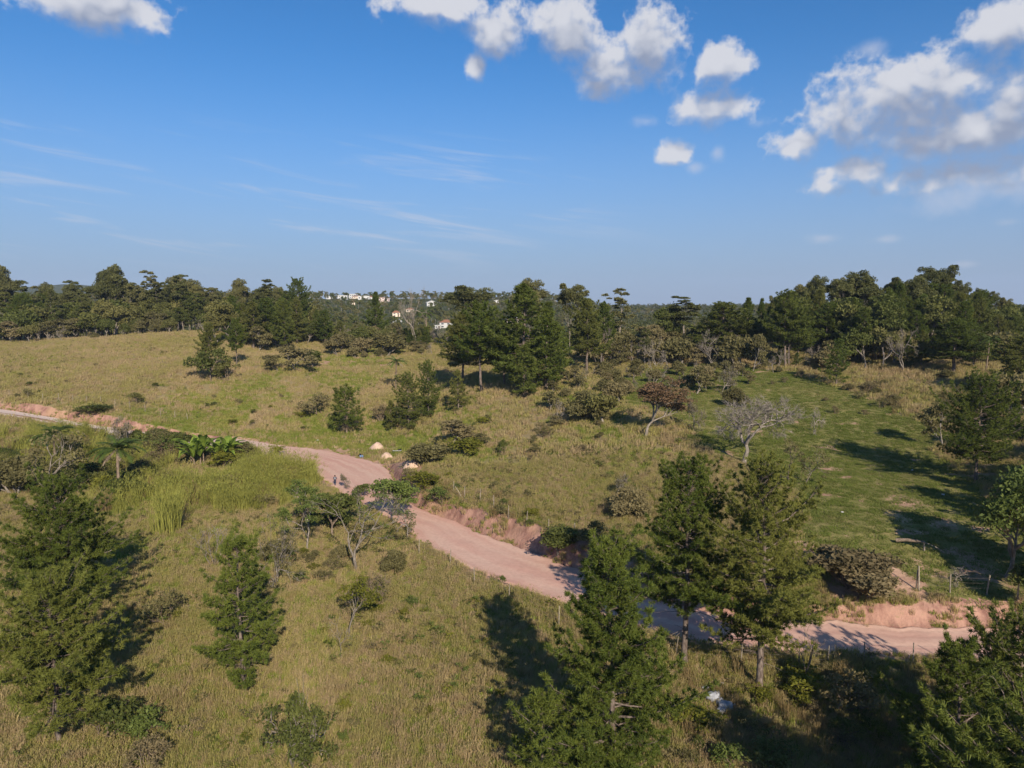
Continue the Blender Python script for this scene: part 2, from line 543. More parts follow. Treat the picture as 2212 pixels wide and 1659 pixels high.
# ------------------------------------------------------------------ terrain height
CP = []
for i in range(len(RU)):
    o = unit((RU[i] - RL[i])[:2])
    CP.append((*(RU[i][:2] + o * 2.6), RU[i][2] + RB[i]))
    CP.append((*(RL[i][:2] - o * 2.5), RL[i][2] + 0.15))
for px, py, z in [(0, 1659, -1.5), (500, 1659, -1.6), (1106, 1659, -1.6), (1700, 1659, -2), (2212, 1659, -2.4), (1106, 2300, -3), (0, 2200, -3), (2212, 2200, -4),
                  (0, 1400, -.4), (300, 1400, -.3), (600, 1350, 0), (1000, 1400, -.4), (1500, 1500, -1.1), (2000, 1520, -1.4), (0, 1150, .4), (300, 1100, .3), (500, 1150, .1),
                  (0, 960, 3.2), (250, 975, 1.6), (0, 1040, 1.6), (-250, 1000, 3), (-300, 1300, 0), (2500, 1600, -2), (500, 1020, .4), (700, 1150, .1), (-600, 1659, -1.5), (2900, 1659, -2.5)]:
    CP.append(tuple(at_z(px, py, z)))
for px, py, Y in [(0, 800, 205), (0, 760, 245), (0, 738, 285), (-200, 760, 250), (-250, 830, 190), (370, 720, 275), (200, 733, 280), (370, 800, 200), (370, 862, 177), (200, 840, 178),
                  (470, 872, 178), (520, 935, 162), (600, 800, 205), (600, 762, 250), (650, 736, 280), (600, 900, 168), (600, 860, 184), (800, 940, 156),
                  (800, 900, 168), (855, 843, 195), (800, 800, 225), (800, 752, 270), (950, 742, 275), (1040, 846, 165), (950, 960, 134), (1000, 1000, 118),
                  (1100, 1000, 116), (1100, 1090, 95), (1250, 1100, 92), (1250, 1000, 112), (1200, 900, 140), (1400, 940, 125), (1400, 1050, 100), (1608, 1002, 110),
                  (1500, 850, 155), (1300, 800, 190), (1600, 800, 185), (1500, 745, 230), (1750, 800, 180), (1750, 900, 140), (1750, 1100, 88), (1750, 1200, 74),
                  (2000, 800, 170), (2000, 900, 135), (2000, 1000, 110), (2000, 1200, 76), (2212, 830, 150), (2212, 1000, 105), (2212, 1150, 80), (2450, 830, 150), (2450, 1000, 105),
                  (1130, 780, 210), (900, 780, 235)]:
    CP.append(tuple(at_y(px, py, Y)))


def wp(px, Y, z):
    CP.append(((px - CX) / FPX * Y, Y, z))


for px, Y, z in [(1800, 230, 18), (1800, 285, 19), (2100, 205, 18), (2212, 250, 19), (2450, 230, 18), (1500, 310, 13), (1200, 250, 12), (1200, 320, 8), (1000, 330, 8), (750, 340, 10),
                 (400, 340, 15), (100, 340, 13), (-250, 340, 12), (0, 430, 6), (600, 430, 6), (1106, 430, 6), (1700, 400, 12), (2300, 380, 14), (-500, 420, 8), (2800, 300, 14)]:
    wp(px, Y, z)
CP = np.array(CP, float)


def tps_fit(P, lam=6.0):
    xy = P[:, :2] / 100.0
    d = np.linalg.norm(xy[:, None] - xy[None], axis=2)
    K = np.where(d > 0, d * d * np.log(np.maximum(d, 1e-9)), 0) + np.eye(len(P)) * lam * 1e-4
    A = np.hstack([np.ones((len(P), 1)), xy])
    S = np.block([[K, A], [A.T, np.zeros((3, 3))]])
    return np.linalg.solve(S, np.concatenate([P[:, 2], np.zeros(3)])), xy


_w, _c = tps_fit(CP)


def natural(x, y):
    q = np.stack([x, y], -1) / 100.0
    res = np.empty(len(q))
    for i in range(0, len(q), 20000):
        b_ = q[i:i + 20000]
        d2 = ((b_[:, None] - _c[None]) ** 2).sum(2)
        res[i:i + 20000] = (0.5 * d2 * np.log(np.maximum(d2, 1e-12))) @ _w[:-3] + _w[-3] + b_ @ _w[-2:]
    return np.clip(res, -9, 26)


def sstep(v, a, b_):
    t = np.clip((v - a) / (b_ - a), 0, 1)
    return t * t * (3 - 2 * t)


def far_height(x, y):
    r = np.hypot(x, y); a = np.arctan2(x, y)
    f = np.interp(r, [350, 420, 500, 600, 800, 1000, 1200, 1600, 2500, 4000, 9000], [8, 10, 15, 18, 27, 36, 38, 27, 20, 24, 26])
    f2 = np.interp(r, [350, 500, 800, 1200, 2000, 4000, 9000], [9, 9, 12, 18, 20, 24, 26])
    k = sstep(a, 0.02, 0.16)
    f = f * (1 - k) + f2 * k
    f = f + (fbm(x / 260, y / 260, 3) - 0.5) * 10 * sstep(r, 450, 900)
    f = f + 85 * np.exp(-((a + 0.56) / 0.13) ** 2) * np.exp(-((r - 3400) / 600) ** 2) * (0.75 + 0.5 * fbm(a * 14, a * 0 + 3.0, 3))
    return f


_pu, _pl = EU[::2], EL[::2]


def road_dist(x, y):
    """distance outside the road strip (0 inside), the height of the nearest road point"""
    n = len(x)
    dist = np.full(n, 999.0); rz = np.zeros(n); up = np.zeros(n); bank = np.zeros(n)
    q = np.stack([x, y], -1)
    near = np.where((np.hypot(x, y) < 320) & (y > 20))[0]
    B2 = EB[::2]
    for i in range(0, len(near), 8000):
        idx = near[i:i + 8000]; p = q[idx]
        best = np.full(len(idx), 999.0); bz = np.zeros(len(idx)); bu = np.zeros(len(idx)); bb = np.zeros(len(idx))
        for E, isu in ((_pu, 1), (_pl, 0)):
            a, b_ = E[:-1], E[1:]
            ab = (b_ - a)[:, :2]
            t = np.clip(((p[:, None] - a[None, :, :2]) * ab[None]).sum(2) / (ab ** 2).sum(1)[None], 0, 1)
            d = np.linalg.norm(p[:, None] - (a[None, :, :2] + t[..., None] * ab[None]), axis=2)
            j = d.argmin(1); dm = d[np.arange(len(j)), j]; tt = t[np.arange(len(j)), j]
            s = dm < best
            best[s] = dm[s]; bz[s] = (a[j, 2] + tt * (b_[j, 2] - a[j, 2]))[s]; bu[s] = isu
            bb[s] = (B2[:-1][j] + tt * (B2[1:][j] - B2[:-1][j]))[s]
        poly = np.vstack([_pu[:, :2], _pl[::-1, :2]])
        ins = in_poly(p, poly)
        best[ins] = -best[ins]
        dist[idx] = best; rz[idx] = bz; up[idx] = bu; bank[idx] = bb
    return dist, rz, up, bank


def in_poly(p, poly):
    x, y = p[:, 0], p[:, 1]
    ins = np.zeros(len(p), bool)
    j = len(poly) - 1
    for i in range(len(poly)):
        xi, yi = poly[i]; xj, yj = poly[j]
        c_ = ((yi > y) != (yj > y)) & (x < (xj - xi) * (y - yi) / (yj - yi + 1e-12) + xi)
        ins ^= c_
        j = i
    return ins


NT, NR = 520, 470
TH0, TH1, R0, R1 = R(-72), R(72), 14.0, 5000.0
# radial spacing: fine to 320 m, then growing
_u = np.linspace(0, 1, NR)
RR = np.concatenate([np.geomspace(R0, 40, 40, endpoint=False), np.geomspace(40, 320, 330, endpoint=False), np.geomspace(320, R1, 100)])
TT = np.linspace(TH0, TH1, NT)
gr, gt = np.meshgrid(RR, TT, indexing='ij')
GX, GY = gr * np.sin(gt), gr * np.cos(gt)
fx, fy = GX.ravel(), GY.ravel()
rr = np.hypot(fx, fy)
hz = np.zeros(len(fx))
nearm = rr < 480
hz[nearm] = natural(fx[nearm], fy[nearm])
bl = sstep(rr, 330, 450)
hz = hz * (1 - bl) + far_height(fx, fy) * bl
hz += (fbm(fx / 9, fy / 9, 4) - 0.5) * 0.7 * (1 - bl)
rd, rz_, rup, rbk = road_dist(fx, fy)
nat = hz.copy()
slope_n = 1.45 + 0.9 * (fbm(fx / 1.7, fy / 1.7, 3) - 0.5) + 1.0 * (fbm(fx / 5 + 9, fy / 5, 2) - 0.5)
hi_ = rz_ + np.maximum(rd, 0) * slope_n
lo_ = rz_ - np.maximum(rd, 0) * 0.5
nr = rd < 40
hz[nr] = np.clip(hz, lo_, hi_)[nr]
ins = rd < 0.25
hz[ins] = rz_[ins] - 0.12
soil = np.zeros(len(fx))
cut = (rup > 0.5) & (rd < 5) & (nat > hi_ - 0.35) & (rbk > 0.5)
soil[cut] = 1.0
soil[(rd < 0.9)] = np.maximum(soil[rd < 0.9], 0.75)
soil[rd < 0.3] = 1
HG = hz.reshape(gr.shape)


def ground_z(x, y):
    x, y = np.atleast_1d(np.asarray(x, float)), np.atleast_1d(np.asarray(y, float))
    r = np.clip(np.hypot(x, y), RR[0], RR[-1] * 0.999); t = np.clip(np.arctan2(x, y), TH0, TH1 * 0.9999)
    i = np.clip(np.searchsorted(RR, r, side='right') - 1, 0, len(RR) - 2)
    u = (r - RR[i]) / (RR[i + 1] - RR[i])
    jt = (t - TH0) / (TH1 - TH0) * (NT - 1)
    j = np.clip(jt.astype(int), 0, NT - 2); w = jt - j
    return (HG[i, j] * (1 - w) + HG[i, j + 1] * w) * (1 - u) + (HG[i + 1, j] * (1 - w) + HG[i + 1, j + 1] * w) * u


def ground_at(px, py):
    """first point of the terrain seen in that direction"""
    d = ray(px, py)
    d = d / d[1]
    ys = np.geomspace(25, 1500, 1500)
    z = CAMZ + d[2] * ys
    g_ = ground_z(d[0] * ys, ys)
    k = np.where(z < g_)[0]
    i = k[0] if len(k) else len(ys) - 1
    y0, y1 = ys[max(i - 1, 0)], ys[i]
    for _ in range(12):
        ym = 0.5 * (y0 + y1)
        if CAMZ + d[2] * ym < ground_z(d[0] * ym, ym)[0]: y1 = ym
        else: y0 = ym
    return np.array([d[0] * y1, y1, ground_z(d[0] * y1, y1)[0]])


# ---- ground cover zones
PASTURE = np.array([ground_at(*p)[:2] for p in [(1380, 800), (1560, 785), (1720, 798), (1850, 850), (2010, 930), (2100, 1050), (2240, 1150), (2300, 1300), (2150, 1292), (1850, 1285), (1760, 1215),
                                                (1725, 1060), (1650, 1030), (1560, 985), (1440, 900), (1330, 850)]])
GREENS = [(470, 870, 16, 1.), (440, 905, 12, .8), (520, 850, 12, .7), (760, 815, 14, .9), (780, 775, 16, .9), (640, 945, 14, 1.), (560, 950, 10, 1.), (740, 955, 10, .9), (880, 945, 8, 1.), (830, 940, 8, 1.),
          (350, 1090, 11, 1.), (480, 1060, 14, 1.), (560, 1010, 14, .9), (300, 1170, 8, .9), (450, 1150, 10, .7), (620, 1000, 10, .8), (200, 1000, 14, .4), (90, 930, 14, .5), (1290, 930, 9, .6), (1350, 970, 8, .6), (1000, 890, 12, .7),
          (1040, 960, 8, .5), (1280, 850, 14, .6), (680, 1290, 5, .5), (1980, 860, 14, .25), (100, 770, 20, .2)]
SOILS = [(1970, 1085, 4, .45), (1920, 1110, 2.5, .45), (2040, 1130, 2.5, .5), (2100, 1210, 3, .5), (1990, 1220, 2.5, .5), (1750, 1180, 2.5, .7), (2150, 1250, 3.5, .55), (2120, 1000, 4, .5), (1935, 1250, 2.5, .8),
         (755, 783, 4, .9), (700, 782, 5, .8), (830, 788, 3, .8), (850, 1015, 3.5, 1.), (890, 1012, 3, 1.), (870, 1002, 2.5, 1.), (560, 955, 3, .5), (2190, 1040, 5, .7), (1830, 1290, 3, .7),
         (780, 770, 3, .7), (800, 762, 3, .6), (330, 720, 8, .4), (250, 728, 10, .35), (735, 975, 2, .6), (705, 972, 1.6, .6)]


def zone(x, y, L, nscale):
    v = np.zeros(len(x))
    n_ = fbm(x / nscale, y / nscale, 4) - 0.5
    for px, py, r_, k in L:
        c_ = ground_at(px, py)
        v = np.maximum(v, k * sstep(1 - np.hypot(x - c_[0], (y - c_[1]) * 0.6) / r_ + n_ * 1.8, 0.0, 0.6))
    return v


near3 = rr < 330
green = np.zeros(len(fx)); past = np.zeros(len(fx))
green[near3] = zone(fx[near3], fy[near3], GREENS, 6.0)
_jx = (fbm(fx / 5, fy / 5, 3) - .5) * 9; _jy = (fbm(fx / 5 + 40, fy / 5, 3) - .5) * 12
past[near3] = in_poly(np.stack([(fx + _jx)[near3], (fy + _jy)[near3]], -1), PASTURE)
soil[near3] = np.maximum(soil[near3], zone(fx[near3], fy[near3], SOILS, 3.0))
pn = fbm(fx / 3.2, fy / 2.2, 4)
soil = np.maximum(soil, past * sstep(pn, 0.66, 0.76) * 0.6)


def grid_lookup(A):
    G_ = A.reshape(gr.shape)

    def f_(x, y):
        r = np.clip(np.hypot(x, y), RR[0], RR[-1] * 0.999); t = np.clip(np.arctan2(x, y), TH0, TH1)
        i = np.clip(np.searchsorted(RR, r), 0, len(RR) - 1)
        j = np.clip(np.rint((t - TH0) / (TH1 - TH0) * (NT - 1)).astype(int), 0, NT - 1)
        return G_[i, j]
    return f_


green_f, past_f, soil_f, rd_f = grid_lookup(green), grid_lookup(past), grid_lookup(soil), grid_lookup(rd)

# terrain mesh
me = bpy.data.meshes.new('ground')
vv = np.stack([fx, fy, hz], -1).astype(np.float32)
ii = (np.arange(len(RR) - 1)[:, None] * NT + np.arange(NT - 1)[None]).ravel()
ff = np.stack([ii, ii + NT, ii + NT + 1, ii + 1], -1).astype(np.int32)
me.vertices.add(len(vv)); me.vertices.foreach_set('co', vv.ravel())
me.loops.add(len(ff) * 4); me.loops.foreach_set('vertex_index', ff[:, ::-1].ravel())
me.polygons.add(len(ff)); me.polygons.foreach_set('loop_start', np.arange(0, len(ff) * 4, 4, dtype=np.int32))
me.polygons.foreach_set('loop_total', np.full(len(ff), 4, np.int32))
me.polygons.foreach_set('use_smooth', np.ones(len(ff), bool))
me.update(calc_edges=True)
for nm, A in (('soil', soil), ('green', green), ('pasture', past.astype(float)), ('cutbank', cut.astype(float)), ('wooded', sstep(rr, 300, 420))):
    at = me.attributes.new(nm, 'FLOAT', 'POINT')
    at.data.foreach_set('value', A.astype(np.float32))
m, nt, b, out = material('ground_soil_and_turf')
geo = N(nt, 'ShaderNodeNewGeometry').outputs['Position']
A_ = lambda k: N(nt, 'ShaderNodeAttribute', attribute_name=k).outputs['Fac']
n1 = noise(nt, geo, 0.055, 4.0, 0.6); n2 = noise(nt, geo, 0.5, 5.0, 0.65); n3 = noise(nt, geo, 3.0, 5.0, 0.7)
turf = mixc(nt, n2, (0.22, 0.165, 0.092), (0.32, 0.255, 0.13))
turf = mixc(nt, smooth(nt, n1, 0.45, 0.65, 0.0, 0.7), turf, (0.22, 0.195, 0.07))
turf = mixc(nt, A_('green'), turf, mixc(nt, n2, (0.17, 0.175, 0.045), (0.26, 0.245, 0.07)))
turf = mixc(nt, A_('pasture'), turf, mixc(nt, smooth(nt, n2, 0.3, 0.7), (0.155, 0.16, 0.042), (0.27, 0.225, 0.09)))
turf = mixc(nt, smooth(nt, n3, 0.45, 0.75, 0.0, 0.5), turf, (0.13, 0.10, 0.055))
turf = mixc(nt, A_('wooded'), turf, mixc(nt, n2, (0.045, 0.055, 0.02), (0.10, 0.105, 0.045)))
earth = mixc(nt, smooth(nt, n2, 0.3, 0.7), (0.34, 0.195, 0.135), (0.50, 0.325, 0.22))
strk = noise(nt, V(nt, 'MULTIPLY', geo, (1.0, 1.0, 0.25)), 0.8, 5.0, 0.65)
bankc = mixc(nt, smooth(nt, strk, 0.33, 0.66), (0.235, 0.122, 0.095), (0.43, 0.25, 0.185))
bankc = mixc(nt, smooth(nt, noise(nt, geo, 0.12, 2.0), 0.52, 0.68, 0.0, 0.6), bankc, (0.46, 0.285, 0.17))
bankc = mixc(nt, smooth(nt, noise(nt, geo, 1.3, 5.0, 0.7), 0.56, 0.7, 0.0, 0.7), bankc, (0.25, 0.20, 0.10))
earth = mixc(nt, A_('cutbank'), earth, bankc)
sf = smooth(nt, M(nt, 'ADD', A_('soil'), M(nt, 'MULTIPLY', M(nt, 'SUBTRACT', n3, 0.5), 0.8)), 0.35, 0.6)
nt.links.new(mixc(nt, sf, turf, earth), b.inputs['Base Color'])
b.inputs['Roughness'].default_value = 1.0
b.inputs['Specular IOR Level'].default_value = 0.05
bp = N(nt, 'ShaderNodeBump')
bp.inputs['Strength'].default_value = 0.8; bp.inputs['Distance'].default_value = 0.25
nt.links.new(M(nt, 'ADD', M(nt, 'MULTIPLY', n3, 0.6), M(nt, 'ADD', M(nt, 'MULTIPLY', strk, 0.7), n2)), bp.inputs['Height'])
nt.links.new(bp.outputs[0], b.inputs['Normal'])
me.materials.append(m)
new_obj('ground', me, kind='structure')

# road sheet with uneven edges
NA = 25
g = Geo()
s_ = np.arange(len(EU))
wob = lambda k: (fbm(s_ / 2.3 + k, s_ * 0 + k, 4) - 0.5) * 1.6 + (fbm(s_ * 1.3 + k, s_ * 0 + k, 2) - .5) * .8
c_dir = unit((EU - EL))
PU = EU + c_dir * wob(3.1)[:, None]
PL = EL - c_dir * wob(8.7)[:, None]
w = np.linspace(0, 1, NA)
P = PL[:, None] * (1 - w)[None, :, None] + PU[:, None] * w[None, :, None]
crown_ = 0.05 * (1 - (2 * w - 1) ** 2)[None] + (fbm(P[..., 0] * .5, P[..., 1] * .5, 3) - 0.5) * 0.10
edge = np.minimum(w, 1 - w)[None]
crown_ = crown_ - 0.028 * (np.exp(-((w[None] - .33) / .07) ** 2) + np.exp(-((w[None] - .67) / .07) ** 2))
P[..., 2] += 0.05 + crown_ + np.where(edge < 0.01, -0.16, 0) + np.where((edge > 0.01) & (edge < 0.11), 0.07, 0)
i = np.arange(len(EU) - 1)[:, None] * NA + np.arange(NA - 1)[None]
f = np.stack([i, i + 1, i + NA + 1, i + NA], -1).reshape(-1, 4)
g.add(P.reshape(-1, 3), f[:, ::-1])
rme = g.mesh('dirt_road', MT['road'], True)
ln = np.concatenate([[0], np.cumsum(np.linalg.norm(np.diff((EU + EL) / 2, axis=0), axis=1))])
wid = np.linalg.norm(EU - EL, axis=1)
uvp = np.stack([np.repeat(ln, NA), (w[None] * wid[:, None]).ravel()], -1)
ul = rme.uv_layers.new(name='UVMap')
li = np.empty(len(rme.loops), np.int32); rme.loops.foreach_get('vertex_index', li)
ul.data.foreach_set('uv', uvp[li].astype(np.float32).ravel())
new_obj('dirt_road', rme, kind='structure')
# ------------------------------------------------------------------ tree prototypes
def grow(rng, p, d, L, rad, lvl, cfg, br, tips):
    n = cfg.get('seg', 4)
    pts = [p]
    dd = unit(d)
    for k in range(n):
        dd = unit(dd + rng.normal(size=3) * cfg['gnarl'] + np.array([0, 0, cfg['up']]))
        p = p + dd * L / n
        pts.append(p)
    br.append((np.array(pts), np.linspace(rad, rad * cfg.get('taper', 0.55), n + 1)))
    if lvl == 0:
        tips.append((p, dd)); tips.append((pts[n // 2 + 1], dd))
        return
    k = cfg['kids'][min(lvl, len(cfg['kids']) - 1)]
    a0 = rng.uniform(0, 6.28)
    for c in range(k):
        q = pts[-1] if c < 2 else pts[rng.integers(max(1, n // 2), n + 1)]
        ref = unit(np.cross(dd, [0.3, 0.2, 1.0 if abs(dd[2]) < 0.9 else 0.0]))
        oth = np.cross(dd, ref)
        a = a0 + 6.283 * c / k + rng.normal() * 0.4
        sp = cfg['spread'] * rng.uniform(0.6, 1.25)
        nd = dd * math.cos(sp) + (ref * math.cos(a) + oth * math.sin(a)) * math.sin(sp)
        grow(rng, q, nd, L * cfg['ratio'] * rng.uniform(0.75, 1.2), rad * cfg.get('rr', 0.62), lvl - 1, cfg, br, tips)


def wood_geo(br, minr=0.012, hi=7, lo=4):
    g_ = Geo()
    for pts, rad in br:
        r_ = np.maximum(rad, minr)
        tube(g_, pts, r_, hi if rad[0] > 0.09 else (lo if rad[0] > 0.025 else 3), cap=rad[0] > 0.09)
    return g_


def finish(name, tg, cg, barkm, leafm, extra=None, pct=88):
    """prototype = meshes for the trunk and crown, with its own height and radius"""
    v = np.concatenate(tg.v + (cg.v if cg else []))
    H = v[:, 2].max(); r_ = np.percentile(np.hypot(v[:, 0], v[:, 1]), pct)
    parts = [('trunk', tg.mesh(name + '_trunk', MT[barkm], True))]
    if cg: parts.append(('crown', cg.mesh(name + '_crown', MT[leafm] if isinstance(leafm, str) else [MT[k] for k in leafm], False)))
    if extra:
        for nm, gx, mk in extra:
            parts.insert(1, (nm, gx.mesh(name + '_' + nm, MT[mk], True)))
    return dict(parts=parts, H=float(H), r=float(r_))


def pine_proto(seed, H=15.0, r_=4.0, cb=0.22, K=30, nl=0.30, nw=0.016, leafm='pine', dens=1.0, top=0.75, spacing=0.62, lean=0.0, barkm='bark_pine', dead=4):
    rng = np.random.default_rng(seed)
    tg, bg_, cg = Geo(), Geo(), Geo()
    n = 12
    zt = np.linspace(-0.6, H, n)
    sway = np.cumsum(rng.normal(size=(n, 2)) * H * 0.0045, axis=0)
    sway -= sway[0]
    tp = np.stack([sway[:, 0] + lean * zt, sway[:, 1], zt], -1)
    R0_ = H * 0.0125 + 0.05
    tube(tg, tp, R0_ * np.clip(1 - zt / H, 0.06, 1.1) ** 0.85, 8)
    axis = lambda z_: np.array([np.interp(z_, zt, tp[:, 0]), np.interp(z_, zt, tp[:, 1]), z_])
    P_, A_x = [], []
    z = cb * H
    while z < 0.985 * H:
        t = (z - cb * H) / (H * (1 - cb))
        prof = (1 - t) ** top * (0.72 + 0.28 * min(1, t * 4)) + 0.05
        nb = rng.integers(4, 7)
        a0 = rng.uniform(0, 6.28)
        for k in range(nb):
            if rng.random() < 0.14: continue
            a = a0 + 6.283 * k / nb + rng.normal() * 0.3
            lob = 1 + 0.26 * math.sin(a * 2 + z * .55 + seed) + 0.2 * math.sin(a * 3 - z * .9 + seed * 2)
            L = max(0.25, r_ * 1.22 * prof * lob * rng.uniform(0.62, 1.12))
            inc = R(-4 + 54 * t ** 1.3) + rng.normal() * 0.12
            o = axis(min(z + rng.uniform(-.34, .34) * spacing / .54, H * .99))
            h = np.array([math.cos(a), math.sin(a), 0])
            s = np.linspace(0, 1, 6)[:, None]
            pts = o + h * L * s * math.cos(inc) + np.array([0, 0, 1.0]) * (L * s * math.sin(inc) + 0.22 * L * s ** 2.4 - 0.06 * L * np.sin(s * 3.1))
            pts[:, :2] += rng.normal(size=(6, 2)) * 0.03 * L * s
            tube(bg_, pts, np.linspace(0.013 * L + 0.014, 0.007, 6), 4, cap=False)
            side = np.cross(h, [0, 0, 1.0])
            m_ = max(3, int(L * 4.8 * dens))
            for q in range(m_):
                ss = 0.16 + 0.84 * (q + rng.random()) / m_
                pp = np.array([np.interp(ss, s[:, 0], pts[:, j]) for j in range(3)])
                tl = (0.16 + 0.34 * L * (1.05 - ss)) * rng.uniform(0.6, 1.2)
                sg = 1 if q % 2 else -1
                tw = unit(h * 0.7 + side * sg * rng.uniform(0.5, 1.1) + np.array([0, 0, rng.uniform(-0.25, 0.95)]))
                e = pp + tw * tl
                if K > 18: tube(bg_, np.array([pp, e]), [0.010, 0.006], 3, cap=False)
                kk = max(1, int(tl / 0.36))
                for w_ in range(kk):
                    P_.append(pp + tw * tl * (1 - w_ / (kk + .3))); A_x.append(tw + [0, 0, 0.55])
            P_.append(pts[-1]); A_x.append(unit(pts[-1] - pts[-2]) + [0, 0, 0.3])
        z += spacing * rng.uniform(0.75, 1.25) * (1.0 if t < 0.75 else 0.7)
    P_.append(axis(H)); A_x.append(np.array([0, 0, 1.0]))
    for k in range(dead):                                     # bare lower limbs
        z_ = H * cb * rng.uniform(0.5, 1.0)
        a = rng.uniform(0, 6.28); L = r_ * rng.uniform(0.3, 0.7)
        o = axis(z_)
        s = np.linspace(0, 1, 4)[:, None]
        tube(bg_, o + s * L * np.array([math.cos(a), math.sin(a), 0.05]) + np.array([0, 0, -0.2]) * L * s ** 2, np.linspace(0.035, 0.01, 4), 4, cap=False)
    needles(cg, np.array(P_), np.array(A_x), rng, K, nl, nw, 1.15)
    return finish('pine', tg, cg, barkm, leafm, [('branches', bg_, barkm)], 95)


def clump_pts(rng, c, rad, n, flat=0.6, shell=0.55):
    d = unit(rng.normal(size=(n, 3)))
    d[:, 2] = np.abs(d[:, 2]) * 1.0 - 0.25 * rng.random(n)
    rr_ = rad * (shell + (1 - shell) * rng.random((n, 1)) ** 0.5)
    return c + d * rr_ * np.array([1, 1, flat])


def euc_proto(seed, H=24.0, spread=0.42, nl=4, clump=1.35, leafn=170, leafm='euc', bare=0.42, barkm='bark_pale'):
    rng = np.random.default_rng(seed)
    br, tips = [], []
    n = 7
    s = np.linspace(0, 1, n)
    ln_ = rng.normal(size=2) * 0.035
    tp = np.stack([ln_[0] * H * s ** 1.5, ln_[1] * H * s ** 1.5, -0.5 + (H * bare + .5) * s], -1)
    tp[1:-1, :2] += rng.normal(size=(n - 2, 2)) * 0.12
    br.append((tp, np.linspace(H * 0.010, H * 0.006, n)))
    cfg = dict(gnarl=0.10, up=0.10, kids=[2, 3, 3], spread=spread, ratio=0.62, seg=4, rr=0.66)
    for k in range(nl):
        a = 6.283 * k / nl + rng.normal() * 0.4
        sp = spread * rng.uniform(0.4, 1.2) if k else 0.12
        d = np.array([math.sin(sp) * math.cos(a), math.sin(sp) * math.sin(a), math.cos(sp)])
        grow(rng, tp[-1] - [0, 0, rng.uniform(0, H * 0.10)], d, H * 0.30 * rng.uniform(0.8, 1.15), H * 0.004, 2, cfg, br, tips)
    cg = Geo()
    C_ = []
    for p, d in tips:
        if rng.random() < 0.13: continue
        C_.append(clump_pts(rng, p + d * 0.3, clump * rng.uniform(0.6, 1.35), int(leafn * rng.uniform(0.6, 1.2)), 0.8, .4))
    leaves(cg, np.concatenate(C_), rng, 0.33, 0.40, 0.5, droop=0.3)
    return finish('eucalyptus', wood_geo(br, 0.02, 7, 4), cg, barkm, leafm)


def gum_proto(seed, H=24.0, crown=0.5, r_=3.4, leafm='euc', barkm='bark_pale', n_limb=16, leafn=150, size=.30):
    """slender gum: one leader, ascending limbs, leaf clumps tapering to a peaked top"""
    rng = np.random.default_rng(seed)
    br, C_ = [], []
    n = 10
    z = np.linspace(-.5, H * .95, n)
    sw = np.cumsum(rng.normal(size=(n, 2)) * .16, axis=0); sw -= sw[0]
    tp = np.stack([sw[:, 0], sw[:, 1], z], -1)
    br.append((tp, H * .010 * np.clip(1.05 - z / H, .12, 1)))
    for k in range(n_limb):
        t = (k + rng.random()) / n_limb
        z0 = H * (crown * .75 + (.92 - crown * .75) * t)
        o = np.array([np.interp(z0, z, tp[:, 0]), np.interp(z0, z, tp[:, 1]), z0])
        a = k * 2.4 + rng.normal() * .5
        L = r_ * (1.15 - .8 * t) * rng.uniform(.45, 1.25)
        e_ = rng.uniform(.5, 1.1)
        d = np.array([math.cos(a) * math.cos(e_), math.sin(a) * math.cos(e_), math.sin(e_)])
        pts = o + d * L * np.linspace(0, 1, 4)[:, None] * 1.25 + rng.normal(size=(4, 3)) * .12
        pts[0] = o
        br.append((pts, np.linspace(H * .0035, .02, 4)))
        for q in range(3):
            c_ = pts[-1] + rng.normal(size=3) * .8 * np.array([1, 1, .6]) - d * q * L * .3
            C_.append(clump_pts(rng, c_, (1.25 - .5 * t) * rng.uniform(.6, 1.2), int(leafn * rng.uniform(.5, 1.1)), 1.0, .3))
    C_.append(clump_pts(rng, tp[-1], .9, leafn, .9, .2))
    cg = Geo()
    leaves(cg, np.concatenate(C_), rng, size, .38, .4, droop=.35)
    return finish('gum', wood_geo(br, .02, 7, 4), cg, barkm, leafm, None, 93)


def broad_proto(seed, H=9.0, trunk=0.22, leafm='broad', barkm='bark_grey', leafn=46, size=0.17, clump=0.75, lv=3, spread=0.62, up=0.06, gnarl=0.16, kids=(2, 3, 3, 4), flat=0.75, rad=None, skip=0.08, nstem=1, ratio=0.70, lean=0.0, aspect=0.5):
    rng = np.random.default_rng(seed)
    br, tips = [], []
    cfg = dict(gnarl=gnarl, up=up, kids=list(kids), spread=spread, ratio=ratio, seg=4, rr=0.62)
    for k in range(nstem):
        a = rng.uniform(0, 6.28)
        tilt = lean if nstem == 1 else rng.uniform(0.12, 0.45)
        d = np.array([math.sin(tilt) * math.cos(a), math.sin(tilt) * math.sin(a), math.cos(tilt)])
        o = np.array([rng.normal() * 0.1 * (nstem > 1), rng.normal() * 0.1 * (nstem > 1), -0.35])
        grow(rng, o, d, max(H * trunk, 0.5) + 0.35, rad or H * 0.017, lv, cfg, br, tips)
    cg = Geo()
    if leafn:
        C_ = [clump_pts(rng, p, clump * rng.uniform(0.6, 1.3), max(3, int(leafn * rng.uniform(0.5, 1.3))), flat, 0.3) for p, d in tips if rng.random() > skip]
        leaves(cg, np.concatenate(C_), rng, size, aspect, 0.35)
    return finish('broadleaf', wood_geo(br), cg if leafn else None, barkm, leafm)


